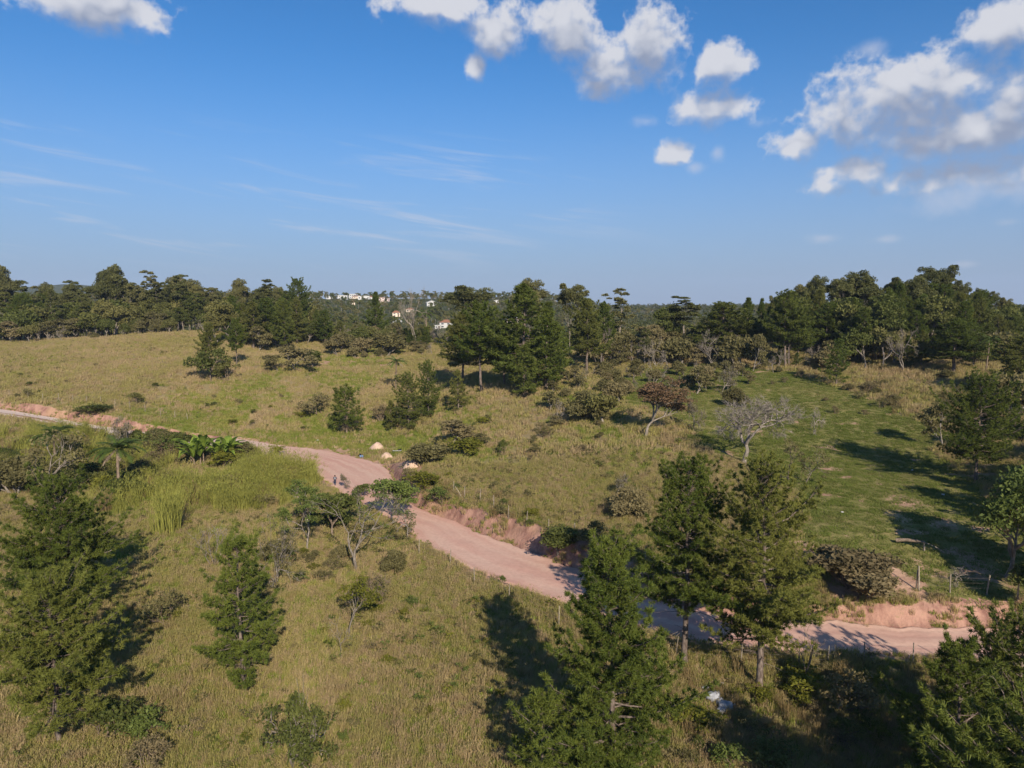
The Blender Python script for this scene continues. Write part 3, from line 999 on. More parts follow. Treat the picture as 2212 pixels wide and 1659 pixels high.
def bare_proto(seed, H=8.0, barkm='bark_grey', lv=4, spread=0.55, gnarl=0.2, twigs=7, leafn=0, leafm='olive', trunk=0.26, up=0.03, ratio=0.72, nstem=1, twl=0.5, size=0.1, lean=0.0, kids=(2, 3, 3, 3, 3)):
    rng = np.random.default_rng(seed)
    br, tips = [], []
    cfg = dict(gnarl=gnarl, up=up, kids=list(kids), spread=spread, ratio=ratio, seg=4, rr=0.62)
    for k in range(nstem):
        a = rng.uniform(0, 6.28); tilt = lean if nstem == 1 else rng.uniform(0.1, 0.4)
        grow(rng, np.array([0, 0, -0.35]), np.array([math.sin(tilt) * math.cos(a), math.sin(tilt) * math.sin(a), math.cos(tilt)]), H * trunk, H * 0.019 / max(1, nstem * .6), lv, cfg, br, tips)
    tg = wood_geo(br, 0.014)
    if twigs:
        needles(tg, np.array([p for p, d in tips]), np.array([d for p, d in tips]), rng, twigs, twl, 0.011, 0.75)
    cg = None
    if leafn:
        cg = Geo()
        C_ = [clump_pts(rng, p, 0.5 * rng.uniform(0.6, 1.3), max(2, int(leafn * rng.uniform(0.2, 1.6))), 0.7, 0.2) for p, d in tips]
        leaves(cg, np.concatenate(C_), rng, size, 0.45, 0.3)
    return finish('bare', tg, cg, barkm, leafm)


def palm_proto(seed, H=8.0, nf=16, fl=3.0, dead=4, tr=0.16, dead_m='bark_pale'):
    rng = np.random.default_rng(seed)
    tg, cg, dg = Geo(), Geo(), Geo()
    z = np.linspace(-.3, H, 9)
    tp = np.stack([0.04 * z * np.sin(z * .3), 0.02 * z, z], -1)
    tube(tg, tp, tr * (1.15 - 0.3 * np.linspace(0, 1, 9)) * (1 + 0.08 * np.sin(np.arange(9) * 2.4)), 8)
    top = tp[-1]

    def frond(gx, a, e0, L, bend, wl):
        n_ = 12
        s = np.linspace(0, 1, n_)
        ang = e0 - bend * s ** 1.3
        h = np.array([math.cos(a), math.sin(a), 0])
        dx = np.cumsum(np.cos(ang)) * L / n_; dz = np.cumsum(np.sin(ang)) * L / n_
        pts = top + h * dx[:, None] + np.array([0, 0, 1.0]) * dz[:, None]
        tube(gx, pts, np.linspace(0.035, 0.01, n_), 4, cap=False)
        side = np.cross(h, [0, 0, 1.0])
        vs_, fs_ = [], []
        for q in range(46):
            ss = 0.12 + 0.88 * q / 46
            pp = np.array([np.interp(ss, s, pts[:, j]) for j in range(3)])
            dr = np.interp(ss, s, ang)
            fw = h * math.cos(dr) + np.array([0, 0, math.sin(dr)])
            l_ = wl * math.sin(0.35 + 2.5 * ss) * rng.uniform(.8, 1.1)
            for sg in (-1, 1):
                tipd = unit(side * sg + fw * 0.55 + np.array([0, 0, rng.uniform(-.75, -.1)]))
                k0 = len(vs_)
                vs_ += [pp - fw * 0.03, pp + fw * 0.03, pp + tipd * l_]
                fs_.append((k0, k0 + 1, k0 + 2))
        gx.add(vs_, fs_)
    for k in range(nf):
        frond(cg, 6.283 * k / nf + rng.normal() * .25, rng.uniform(0.1, 1.25), fl * rng.uniform(.8, 1.1), rng.uniform(1.1, 1.9), fl * 0.24)
    ex = []
    if dead:
        for k in range(dead):
            frond(dg, rng.uniform(0, 6.28), rng.uniform(-.5, 0), fl * rng.uniform(.6, .85), rng.uniform(.7, 1.0), fl * 0.10)
        ex = [('dead_fronds', dg, dead_m)]
    return finish('palm', tg, cg, 'bark_brown', 'palm', ex)


PR = {}
for k in range(4):
    PR['pine%d' % k] = pine_proto(40 + k, 16, [3.6, 4.2, 3.2, 4.6][k], [.22, .3, .12, .4][k], 16, 0.46, 0.065, 'pine_far', 0.95, [.75, .6, .9, .5][k])
for k in range(2):
    PR['ypine%d' % k] = pine_proto(60 + k, 7, 1.9, .1, 16, 0.38, 0.045, 'pine_far', 1.0, .8, .5)
for k in (1, 3):
    PR['euc%d' % k] = euc_proto(70 + k, 24, [.36, .40, .42, .46][k], 7, 1.75, 170, bare=[.3, .3, .38, .42][k])
for k, q in ((0, 0), (2, 1), (4, 2)):
    PR['euc%d' % k] = gum_proto(70 + k, 24, [.42, .55, .35][q], [3.4, 3.0, 3.9][q])
for k in range(4):
    PR['broad%d' % k] = broad_proto(80 + k, 11, [.2, .12, .28, .16][k], 'broad', 'bark_grey', 95, 0.24, 1.3, 3)
for k in range(4):
    PR['scrub%d' % k] = broad_proto(90 + k, 6, [.15, .1, .2, .12][k], 'olive', 'bark_grey', 44, 0.13, 0.62, 3, nstem=[1, 2, 1, 3][k], gnarl=.2)
for k in range(2):
    PR['gum%d' % k] = gum_proto(95 + k, 18, [.35, .5][k], [3.6, 3.0][k], ['euc', 'broad'][k], 'bark_pale', 14, 130)
PR['bare0'] = bare_proto(101, 9, twigs=4, lv=4)
PR['bare1'] = bare_proto(102, 9, twigs=4, spread=.45, up=.09, barkm='bark_pale', twl=.7)
PR['bare2'] = bare_proto(103, 5, twigs=6, spread=.6, gnarl=.26, leafn=5)
PR['bare3'] = bare_proto(104, 4, lv=3, twigs=5, spread=.6, gnarl=.3, barkm='bark_pale')
for k in range(3):
    PR['shrub%d' % k] = broad_proto(110 + k, 2.2, .1, 'green' if k == 1 else 'broad', 'bark_brown', 22, 0.085, 0.32, 2, .7, .08, .2, nstem=4)
PR['oshrub0'] = broad_proto(115, 2.2, .1, 'olive', 'bark_brown', 18, 0.08, 0.32, 2, .7, .08, .2, nstem=5)
PR['oshrub1'] = broad_proto(116, 2.5, .1, 'twig_leaf', 'bark_brown', 16, 0.08, 0.34, 2, .6, .1, .2, nstem=6)
PR['yshrub'] = broad_proto(117, 2.2, .1, 'yellow', 'bark_brown', 22, 0.085, 0.32, 2, .7, .08, .2, nstem=4)

WORDS = {'pine': 'pine tree', 'euc': 'tree', 'broad': 'tree', 'scrub': 'tree', 'bare': 'tree', 'shrub': 'shrub', 'palm': 'palm tree'}


def plant(proto, name, loc, h, r_, rz, label, cat, group=None, tilt=None):
    pr = PR[proto] if isinstance(proto, str) else proto
    e = empty(name, loc, rz, label, cat, group)
    if tilt: e.rotation_euler = (tilt[0], tilt[1], rz)
    e.scale = (r_ / pr['r'], r_ / pr['r'], h / pr['H'])
    for nm, me_ in pr['parts']:
        o = bpy.data.objects.new(nm, me_)
        link(o)
        o.parent = e
    return e


def top_h(loc, topy, px=CX):
    d = ray(px, topy)
    return CAMZ + d[2] / d[1] * loc[1] - loc[2]


def plant_px(proto, name, px, py, topy, rpx, label, cat, rz=0.0, group=None, tilt=None, sink=0.0):
    p = ground_at(px, py)
    h = top_h(p, topy)
    r_ = rpx / FPX * math.hypot(p[1], 30 - p[2])
    return plant(proto, name, (p[0], p[1], p[2] - sink), h, r_, rz, label, cat, group, tilt)


# ------------------------------------------------------------------ pines near the camera, each one its own shape
def near_pine(seed, px, py, topy, rpx, label, cb, top, K=30, dens=1.0, dead=5, rz=0.0, lean=0.0):
    p = ground_at(px, py)
    h = top_h(p, topy); r_ = rpx / FPX * math.hypot(p[1], 30 - p[2])
    pr = pine_proto(seed, h, r_, cb, K, 0.35, 0.032, 'pine', dens, top, 0.50, lean, dead=dead)
    e = empty('pine_tree', tuple(p), rz, label, 'pine tree')
    for nm, me_ in pr['parts']:
        o = bpy.data.objects.new(nm, me_); link(o); o.parent = e
    return e


near_pine(1, 128, 1600, 1262, 125, 'pine with pale bare lower trunk in the bottom left corner', .30, .50, dead=9)
near_pine(2, 140, 1345, 1047, 128, 'tall dense pine behind the one in the bottom left corner', .16, .62)
near_pine(3, 527, 1478, 1168, 82, 'slender young pine standing alone in dry grass with its pale trunk showing', .16, .55, dens=.95)
near_pine(4, 1325, 1745, 1183, 120, 'largest bright green pine in the foreground below the road bend', .10, .50, K=32, dens=1.05)
near_pine(5, 1170, 1720, 1515, 70, 'small dark pine in the shade at the foot of the largest pine', .08, .6)
near_pine(6, 1482, 1432, 1006, 100, 'pine with dark bare trunk at the lower roadside, left of a similar one', .32, .55, dead=8)
near_pine(7, 1640, 1488, 1006, 118, 'pine with thick dark trunk at the lower roadside, right of a similar one', .24, .55, dead=8)
near_pine(8, 2195, 1745, 1352, 150, 'dark pine cut off by the bottom right corner of the frame', .08, .55)
near_pine(9, 2062, 1790, 1392, 105, 'pine crown left of the one in the bottom right corner', .08, .7)
near_pine(10, 2108, 1040, 822, 78, 'broad dark pine at the right edge of the short green pasture', .26, .5, K=24)

# ------------------------------------------------------------------ middle distance, tree by tree
rz = np.random.default_rng(5)


def T(proto, name, px, py, topy, rpx, label, cat, **k):
    return plant_px(proto, name, px, py, topy, rpx, label, cat, rz=float(rz.uniform(0, 6.28)), **k)


P_ = 'pine_tree'
PR['pineM'] = pine_proto(45, 11, 3.0, .1, 24, .38, .032, 'pine_far', 1.0, .6, .55)
T('pineM', P_, 925, 902, 774, 28, 'narrow pine just behind the dark pine left of the brown hillside', 'pine tree')
T('pineM', P_, 882, 926, 800, 38, 'dark full pine beside the roadside green strip, right of the round pine', 'pine tree')
T('ypine0', P_, 846, 930, 862, 20, 'low dark young pine leaning on the full pine by the green strip', 'pine tree')
T('ypine1', P_, 990, 888, 795, 22, 'slim young pine with bare lower stem in front of the central pines', 'pine tree')
T('pine3', P_, 1040, 846, 645, 58, 'pine with long straight trunk at the left of the central pine clump', 'pine tree')
T('pine1', P_, 1000, 830, 668, 50, 'dark pine at the far left of the central pine clump', 'pine tree')
T('pine0', P_, 1128, 846, 608, 72, 'tallest pine of the central clump', 'pine tree')
T('pine2', P_, 1180, 840, 648, 50, 'pine on the right shoulder of the tallest central pine', 'pine tree')
T('pine1', P_, 1090, 835, 690, 45, 'lower pine filling the middle of the central clump', 'pine tree')
T('ypine0', P_, 1131, 856, 740, 44, 'bright young pine in front of the tallest central pine', 'pine tree')
T('ypine1', P_, 1197, 815, 690, 40, 'young pine with pale trunk right of the tallest central pine', 'pine tree')
T('pine1', P_, 1268, 805, 638, 42, 'dark pointed pine standing right of the central clump', 'pine tree')
T('pine0', P_, 1302, 790, 648, 30, 'slim pine tight behind the dark pointed pine right of centre', 'pine tree')
T(pine_proto(77, 7, 2.3, .22, 22, .40, .03, 'pine', 1.0, .45, .5, barkm='bark_brown', dead=20), P_, 748, 938, 826, 44, 'round bushy pine with brown lower twigs behind the wide part of the road', 'pine tree')
T('pine3', P_, 646, 733, 596, 30, 'tall round-headed pine rising above the left wood edge', 'pine tree')
T('pine1', P_, 575, 748, 640, 42, 'full green pine at the wood edge below the tall round-headed pine', 'pine tree')
T('pine0', P_, 548, 752, 650, 34, 'pine left of the full green pine at the wood edge', 'pine tree')
T('pine2', P_, 612, 742, 648, 32, 'pine between the full green pine and the tall round-headed pine', 'pine tree')
T('pine0', P_, 702, 745, 668, 26, 'small pine right of the tall round-headed pine', 'pine tree')
T('pine2', P_, 812, 745, 628, 26, 'pointed bright pine in front of the far white houses', 'pine tree')
T('ypine0', P_, 737, 748, 690, 24, 'short yellowish pine in the scrub below the far white houses', 'pine tree')
T('pine3', P_, 455, 806, 694, 27, 'pine above the dark shrub on the left pasture', 'pine tree')
T('pine3', P_, 512, 790, 683, 22, 'thin-trunked pine right of the one above the dark shrub on the pasture', 'pine tree')
T('pine3', P_, 1696, 792, 622, 52, 'tall pine with long bare trunk at the left end of the right-hand wood', 'pine tree')
T('pine1', P_, 1783, 768, 650, 40, 'pine with visible trunk behind the dry grass of the right-hand wood', 'pine tree')
T('ypine1', P_, 1806, 832, 728, 28, 'small pine standing out in the dry grass before the right-hand wood', 'pine tree')
T('pine0', P_, 1860, 785, 662, 44, 'bright pine at the front of the right-hand wood', 'pine tree')
T('pine1', P_, 1562, 782, 648, 72, 'broad dark pine at the far edge of the green pasture', 'pine tree')
T('pine2', P_, 1612, 775, 640, 28, 'pointed pine just right of the broad dark one at the pasture edge', 'pine tree')
T('pine2', P_, 1640, 772, 642, 22, 'second pointed pine right of the broad dark one at the pasture edge', 'pine tree')
T('pine1', P_, 2058, 806, 690, 64, 'big bright green pine low at the front of the right-hand wood', 'pine tree')
T('ypine0', P_, 2190, 952, 857, 22, 'young pine with upright shoots at the right frame edge', 'pine tree')
T('pine1', P_, 2200, 860, 720, 60, 'pine at the right frame edge behind the young pine with upright shoots', 'pine tree')

# eucalyptus on the centre skyline
E_ = 'eucalyptus_tree'
T('euc3', E_, 996, 762, 616, 52, 'spreading flat-topped eucalyptus left of the centre skyline pines', 'tree')
T('euc1', E_, 1145, 775, 598, 38, 'tallest eucalyptus rising behind the central pine clump', 'tree')
T('euc3', E_, 1230, 770, 611, 36, 'domed eucalyptus on the skyline right of the tallest one', 'tree')
T('euc4', E_, 1338, 770, 621, 34, 'cone-shaped eucalyptus alone on the skyline right of centre', 'tree')
T('euc2', E_, 1474, 755, 638, 34, 'pale eucalyptus on the skyline above the grey scrub', 'tree')
T('broad0', 'broadleaf_tree', 1428, 755, 650, 32, 'dark rounded tree on the skyline left of the pale eucalyptus', 'tree')
T('bare1', 'bare_tree', 897, 752, 612, 34, 'tall leafless tree on the skyline left of centre', 'tree')
PR['palmA'] = palm_proto(201, 8, 18, 2.8, 3)
PR['palmB'] = palm_proto(202, 5, 26, 2.6, 6, 0.12, 'bark_brown')
T('palmA', 'palm_tree', 923, 748, 664, 17, 'palm among the scrub below the far white gabled house', 'palm tree')
T('palmA', 'palm_tree', 855, 845, 768, 23, 'lone palm with its shadow on the green slope', 'palm tree')
T('palmB', 'palm_tree', 258, 1066, 945, 52, 'stout palm with hanging dead fronds in the left thicket', 'palm tree')
T('palmB', 'palm_tree', 122, 1018, 918, 40, 'palm behind the leaning olive tree at the left edge', 'palm tree')
T('palmA', 'palm_tree', 2130, 800, 720, 20, 'palm half hidden in the right-hand wood', 'palm tree')

# open ground: the savanna trees
B_ = 'savanna_tree'
T(broad_proto(301, 8, .24, 'brown', 'bark_pale', 26, .10, .5, 4, .58, .06, .13, kids=(2, 3, 3, 4), skip=.05), B_, 1393, 946, 808, 80, 'round tree with dry brown foliage and pale trunk on the hillside', 'tree')
T(bare_proto(302, 9, 'bark_grey', 5, .62, .24, 6, 0, trunk=.22, ratio=.76, up=-.01, twl=.45), B_, 1608, 1002, 838, 92, 'big leafless pale tree at the edge of the green pasture', 'tree')
T(broad_proto(303, 4.5, .32, 'olive', 'bark_grey', 16, .10, .4, 3, .75, .03, .2), B_, 1740, 1044, 958, 42, 'small umbrella-shaped olive tree right of the big leafless tree', 'tree')
T(broad_proto(304, 4.5, .4, 'olive', 'bark_brown', 14, .10, .4, 3, .6, .03, .25, lean=.4), B_, 1705, 1040, 945, 34, 'leaning thin tree close by the small umbrella-shaped one', 'tree')
T('bare3', B_, 1757, 937, 868, 18, 'thin bare sapling in the middle of the green pasture', 'tree')
T('bare2', B_, 1500, 930, 850, 30, 'scraggy grey tree between the brown tree and the leafless one', 'tree')
T('bare3', B_, 1660, 905, 858, 24, 'low bare bush behind the big leafless tree', 'tree')
T('scrub2', B_, 1626, 802, 720, 24, 'small olive tree with dark trunk at the top of the green pasture', 'tree')
T('scrub0', B_, 1505, 850, 790, 28, 'twisted pale-stemmed tree on the upper pasture', 'tree')
T('bare2', B_, 1558, 850, 785, 34, 'twisted tree with arching pale limbs on the upper pasture', 'tree')
T('scrub1', B_, 1320, 775, 715, 36, 'bushy olive tree with dark leaning trunk below the cone-shaped eucalyptus', 'tree')
T('scrub3', B_, 1280, 905, 840, 48, 'dark bushy scrub left of the brown tree', 'tree')
T('broad1', B_, 1305, 915, 850, 36, 'dark dense bush tucked against the brown tree', 'tree')
T('bare3', B_, 1216, 912, 858, 20, 'small pale forked sapling left of the dark bushy scrub', 'tree')
T(bare_proto(311, 8.5, 'bark_pale', 4, .5, .2, 3, 9, 'green', .42, .02, .7, 1, .5, .11), B_, 770, 1233, 1045, 100, 'grey-trunked tree with sparse leaves by the road bend', 'tree')
T(broad_proto(312, 7, .38, 'green', 'bark_grey', 60, .12, .6, 3, .55, .03, .2, lean=.15), B_, 664, 1187, 1040, 66, 'leafy green tree left of the grey-trunked one by the road bend', 'tree')
T(broad_proto(313, 6, .15, 'broad', 'bark_brown', 80, .13, .65, 3, .6, .03, .16), B_, 716, 1165, 1060, 76, 'dense dark tree behind the grey-trunked one by the road bend', 'tree')
T(broad_proto(314, 5, .2, 'green', 'bark_grey', 50, .12, .6, 3, .6, .05, .2), B_, 846, 1128, 1030, 60, 'green tree overhanging the road beside the grey-trunked tree', 'tree')
T(broad_proto(315, 5, .3, 'olive', 'bark_grey', 10, .12, .5, 3, .5, .02, .25), B_, 880, 1165, 1078, 48, 'thin-leaved sapling leaning over the road edge', 'tree')
T(bare_proto(316, 4, 'bark_pale', 3, .45, .12, 1, 0, nstem=4, twl=.6, up=.08, kids=(2, 2, 2)), 'dead_bush', 463, 1222, 1125, 48, 'whitish leafless bush beside the tall grass', 'bush')
T(bare_proto(317, 6, 'bark_grey', 4, .5, .24, 2, 6, nstem=3, twl=.4, kids=(2, 2, 2, 3)), B_, 600, 1265, 1105, 58, 'grey twisted many-stemmed tree behind the slender young pine', 'tree')
T(bare_proto(318, 4, 'bark_pale', 3, .5, .3, 3, 0, trunk=.5), 'dead_tree', 739, 1424, 1330, 22, 'small crooked dead tree in the dry grass', 'tree')
T(broad_proto(319, 4.5, .35, 'yellow', 'bark_pale', 26, .1, .5, 3, .62, .02, .22), B_, 752, 1378, 1250, 56, 'small yellow-green tree behind the crooked dead one', 'tree')
T(bare_proto(320, 4, 'bark_brown', 3, .6, .28, 4, 3, nstem=3), B_, 802, 1300, 1225, 42, 'forked brown tree with a hooked pale limb below the road', 'tree')
T(broad_proto(321, 5, .12, 'broad', 'bark_grey', 18, .075, .40, 3, .6, .04, .25, nstem=3), 'shrub', 636, 1650, 1505, 66, 'leafy dark shrub with a white dead branch at the bottom edge', 'shrub')
T(bare_proto(322, 5, 'bark_pale', 2, .4, .22, 0, 0, trunk=.6), 'dead_tree', 652, 1640, 1458, 14, 'white dead branch sticking up out of the leafy dark shrub', 'branch')
T('oshrub0', 'shrub', 362, 1345, 1275, 42, 'thin grey-stemmed shrub between the left pines and the young pine', 'shrub')
T('shrub0', 'shrub', 225, 1600, 1510, 62, 'weedy green shrub beside the bare trunk in the bottom left', 'shrub')
T('shrub1', 'shrub', 300, 1590, 1520, 44, 'glossy green shrub right of the weedy one in the bottom left', 'shrub')
T('oshrub1', 'shrub', 325, 1655, 1590, 40, 'low dry shrub at the bottom edge right of the left pine', 'shrub')
T(broad_proto(323, 7, .18, 'green', 'bark_brown', 120, .095, .7, 3, .6, .03, .18, kids=(2, 3, 4, 4)), B_, 2172, 1250, 1012, 112, 'dense green tree at the right edge casting a long shadow on the pasture', 'tree')
T('broad2', B_, 2225, 1330, 1190, 60, 'dark tree at the right edge below the dense green one', 'tree')
T('scrub2', B_, 2037, 968, 868, 40, 'small olive tree left of the broad dark pine', 'tree')
T('scrub1', B_, 2180, 900, 800, 50, 'dark scrubby tree behind the broad dark pine', 'tree')
T(broad_proto(324, 3.5, .08, 'twig_leaf', 'bark_brown', 34, .10, .45, 3, .4, .16, .14, nstem=6), 'thicket', 1842, 1272, 1180, 62, 'tall brown thicket at the fence above the road', 'bush')
T(broad_proto(325, 3.5, .08, 'twig_leaf', 'bark_brown', 34, .10, .45, 3, .4, .16, .14, nstem=6), 'thicket', 1872, 1290, 1215, 44, 'lower brown thicket right of the tall one at the fence', 'bush')
T('broad3', 'shrub', 1205, 1196, 1128, 46, 'dark green bush hanging over the pink cut bank', 'bush')
T('scrub0', B_, 1290, 1192, 1125, 34, 'crooked small tree in the shade behind the bush on the cut bank', 'tree')
T('scrub3', 'shrub', 1372, 1112, 1048, 46, 'sprawling shrub left of the twin roadside pines', 'shrub')
T('bare2', B_, 1330, 1075, 1020, 30, 'scraggy leafless shrub behind the sprawling one', 'shrub')
T('yshrub', 'shrub', 915, 1058, 1018, 34, 'yellow-green bush at the corner of the cut bank', 'bush')
T('shrub1', 'shrub', 958, 1086, 1045, 28, 'green bush clinging to the cut bank below the first fence post', 'bush')
T('oshrub0', 'shrub', 885, 1045, 1010, 30, 'brown-green bush at the road corner by the largest dirt heap', 'bush')
T('scrub0', 'shrub', 975, 960, 905, 48, 'olive bush in the dip left of the brown hillside', 'bush')
T('scrub1', 'shrub', 935, 1000, 955, 40, 'sprawling olive bush above the largest dirt heap', 'bush')
T('yshrub', 'shrub', 1010, 985, 945, 36, 'yellow-olive bush at the foot of the brown hillside', 'bush')
T('shrub0', 'shrub', 1088, 985, 948, 12, 'single dark green bush in the middle of the brown hillside', 'bush')
T(broad_proto(330, 6, .3, 'olive', 'bark_pale', 20, .14, .7, 3, .7, .02, .22, lean=.35), B_, 90, 1078, 925, 84, 'leaning olive tree with pale trunk at the left edge', 'tree')
T('scrub3', B_, 30, 1070, 985, 60, 'dark scrub under the leaning olive tree', 'bush')
T('bare2', 'dead_tree', 282, 975, 892, 34, 'dark half-dead tree by the left road cut', 'tree')
T(broad_proto(331, 4.5, .2, 'broad', 'bark_brown', 26, .12, .55, 3, .8, .0, .22, lean=.5), B_, 458, 826, 752, 36, 'leaning dark tree on the left pasture', 'tree')
T('shrub0', 'shrub', 490, 824, 778, 26, 'dark bush right of the leaning tree on the left pasture', 'bush')
T('shrub2', 'shrub', 470, 822, 795, 16, 'small bush at the foot of the leaning tree on the left pasture', 'bush')
T(broad_proto(332, 4.5, .2, 'olive', 'bark_grey', 22, .12, .55, 3, .8, .0, .22, lean=.3), B_, 638, 803, 742, 42, 'wide twisted olive tree below the tall round-headed pine', 'tree')
T('scrub2', B_, 600, 800, 765, 30, 'low dark scrub left of the wide twisted olive tree', 'bush')
T('broad3', 'shrub', 677, 796, 752, 20, 'compact dark bush right of the wide twisted olive tree', 'bush')
T('oshrub0', 'shrub', 690, 895, 848, 40, 'olive bush left of the round bushy pine', 'bush')
T('oshrub1', 'shrub', 823, 912, 872, 20, 'thin dry bush right of the round bushy pine', 'bush')
T('shrub0', 'shrub', 290, 878, 846, 18, 'dark bush above the left road cut', 'bush')
T('shrub2', 'shrub', 205, 896, 872, 34, 'bushes spilling down the left road cut', 'bush')
T('oshrub0', 'shrub', 60, 860, 838, 14, 'small bush by the first posts of the left fence', 'bush')
T('yshrub', 'shrub', 600, 985, 962, 14, 'sapling at the lower edge of the wide road', 'shrub')
T('bare2', 'shrub', 748, 1056, 1018, 18, 'sparse sapling beside the walking person', 'shrub')
T('shrub0', 'shrub', 790, 1075, 1045, 24, 'ragged sapling at the road edge right of the walking person', 'shrub')
T('shrub1', 'shrub', 1090, 1262, 1240, 9, 'tiny green sapling at the lower road edge', 'shrub')
T('shrub1', 'shrub', 1575, 1650, 1590, 34, 'bright green bush right of the largest pine at the bottom', 'bush')
T('shrub0', 'shrub', 1665, 1650, 1600, 50, 'leafy bush in the dark gully at the bottom right', 'bush')
T('yshrub', 'shrub', 1500, 1560, 1525, 40, 'yellow-green bush beside the white sacks', 'bush')
T('oshrub0', 'shrub', 1820, 1530, 1450, 60, 'broad weedy bush below the right end of the road', 'bush')
T('yshrub', 'shrub', 1730, 1500, 1450, 40, 'yellowish weedy bush right of the twin roadside pines', 'bush')
T(bare_proto(340, 7, 'bark_brown', 3, .35, .12, 3, 0, trunk=.5, up=.1), 'dead_tree', 1735, 1480, 1335, 30, 'leaning leafless sapling in front of the right end of the road', 'tree')
T('bare3', 'dead_bush', 2062, 1255, 1215, 36, 'low grey leafless bush by the right fence', 'bush')

# ------------------------------------------------------------------ woods: each tree by itself
SKL = np.array([(-160, 578), (0, 570), (30, 568), (62, 594), (100, 602), (150, 596), (180, 604), (222, 598), (252, 570), (286, 612), (312, 594), (332, 584), (352, 612), (376, 594), (400, 592),
                (432, 602), (466, 612), (492, 606), (520, 600), (546, 616), (576, 602), (602, 614), (640, 610), (672, 628), (700, 655), (740, 668), (800, 690), (1000, 690)])
SKR = np.array([(1560, 690), (1640, 655), (1690, 622), (1730, 610), (1760, 590), (1800, 596), (1850, 582), (1885, 606), (1930, 596), (1970, 600), (2010, 572), (2050, 600), (2110, 620), (2160, 640),
                (2212, 662), (2330, 690)])
SKC = np.array([(690, 690), (800, 700), (950, 690), (1100, 690), (1250, 700), (1330, 690), (1420, 690), (1560, 690)])


def skyline(S, px, loc):
    return top_h(loc, np.interp(px, S[:, 0], S[:, 1]))


rg = np.random.default_rng(11)
ORD = ['first', 'second', 'third', 'fourth', 'fifth', 'sixth', 'seventh', 'eighth', 'ninth', 'tenth', 'eleventh', 'twelfth', 'thirteenth', 'fourteenth', 'fifteenth', 'sixteenth', 'seventeenth', 'eighteenth', 'nineteenth', 'twentieth']
ORD += ['twenty-' + q for q in ORD[:9]] + ['thirtieth'] + ['thirty-' + q for q in ORD[:9]] + ['fortieth'] + ['forty-' + q for q in ORD[:9]]


def number_off(items):
    """items: (place along the picture, object, what, where): each gets its own label"""
    sets = {}
    for px, o, what, where in items: sets.setdefault((what, where), []).append((px, o))
    for (what, where), L_ in sets.items():
        L_.sort(key=lambda q: q[0])
        for k, (px, o) in enumerate(L_):
            o['label'] = (ORD[k] + ' ' if len(L_) > 1 else '') + what + (' from the left ' if len(L_) > 1 else ' ') + where


ZONES = {'left': [(130, 'by the left edge'), (300, 'below the peaked eucalyptus'), (480, 'below the rounded eucalyptus'), (9999, 'near the round-headed pine')],
         'belt': [(780, 'below the hilltop houses'), (900, 'near the pointed pine'), (9999, 'left of the central pines')],
         'mid': [(1130, 'left of the tallest pine'), (1230, 'right of the tallest pine'), (9999, 'beside the dark pointed pine')],
         'scrub': [(1400, 'below the cone-shaped eucalyptus'), (1500, 'below the pale eucalyptus'), (9999, 'by the broad pine')],
         'right': [(1760, 'by the bare-trunked pine'), (1880, 'below the spreading eucalyptus'), (2060, 'below the highest eucalyptus'), (9999, 'by the right edge')]}


def wood(n, pxr, Yr, S, mix, label, group, frac, shape, minsep=3.0, zone='left'):
    placed = []
    items = []
    tries = 0
    while len(placed) < n and tries < n * 30:
        tries += 1
        px = rg.uniform(*pxr); Y = rg.uniform(*Yr) if not callable(Yr) else Yr(px)
        x = (px - CX) / FPX * Y
        if placed and min((x - a) ** 2 + (Y - b_) ** 2 for a, b_ in placed) < minsep ** 2: continue
        z = ground_z(x, Y)[0]
        loc = (x, Y, z - 0.1)
        hm = skyline(S, px, loc)
        kind = mix[rg.integers(len(mix))]
        h = hm * rg.uniform(*frac)
        lo, hi, asp = shape[kind.rstrip('0123456789')]
        h = min(max(h, lo), hi)
        if h > hm * 1.02: h = hm
        if h < 1.5: continue
        placed.append((x, Y))
        kk = kind.rstrip('0123456789')
        nm, word = {'pine': ('pine_tree', 'pine tree'), 'euc': ('eucalyptus_tree', 'tree'), 'broad': ('broadleaf_tree', 'tree'), 'gum': ('broadleaf_tree', 'tree'), 'scrub': ('scrub_tree', 'tree'), 'bare': ('bare_tree', 'tree'),
                    'shrub': ('shrub', 'shrub'), 'oshrub': ('shrub', 'shrub'), 'yshrub': ('shrub', 'shrub'), 'ypine': ('pine_tree', 'pine tree')}[kk]
        adj = {'pine': 'dark pine', 'euc': 'eucalyptus', 'broad': 'dense tree', 'gum': 'slender olive tree', 'scrub': 'olive scrub tree', 'bare': 'bare grey tree', 'shrub': 'green shrub', 'oshrub': 'dull olive shrub',
               'yshrub': 'yellow-green shrub', 'ypine': 'young pine'}[kk]
        e_ = plant(kind, nm, loc, h, h * asp * rg.uniform(.85, 1.2), rg.uniform(0, 6.28), adj, word, adj + 's ' + group)
        items.append((px, e_, adj, label + ' ' + next(t for m_, t in ZONES[zone] if px < m_)))
    number_off(items)


SH = {'pine': (7, 26, .24), 'euc': (10, 30, .17), 'broad': (4, 16, .42), 'gum': (8, 22, .21), 'scrub': (2.5, 9, .5), 'bare': (3, 14, .38), 'shrub': (1, 3, .6), 'oshrub': (.8, 3, .6), 'yshrub': (.8, 3, .6), 'ypine': (3, 8, .3)}
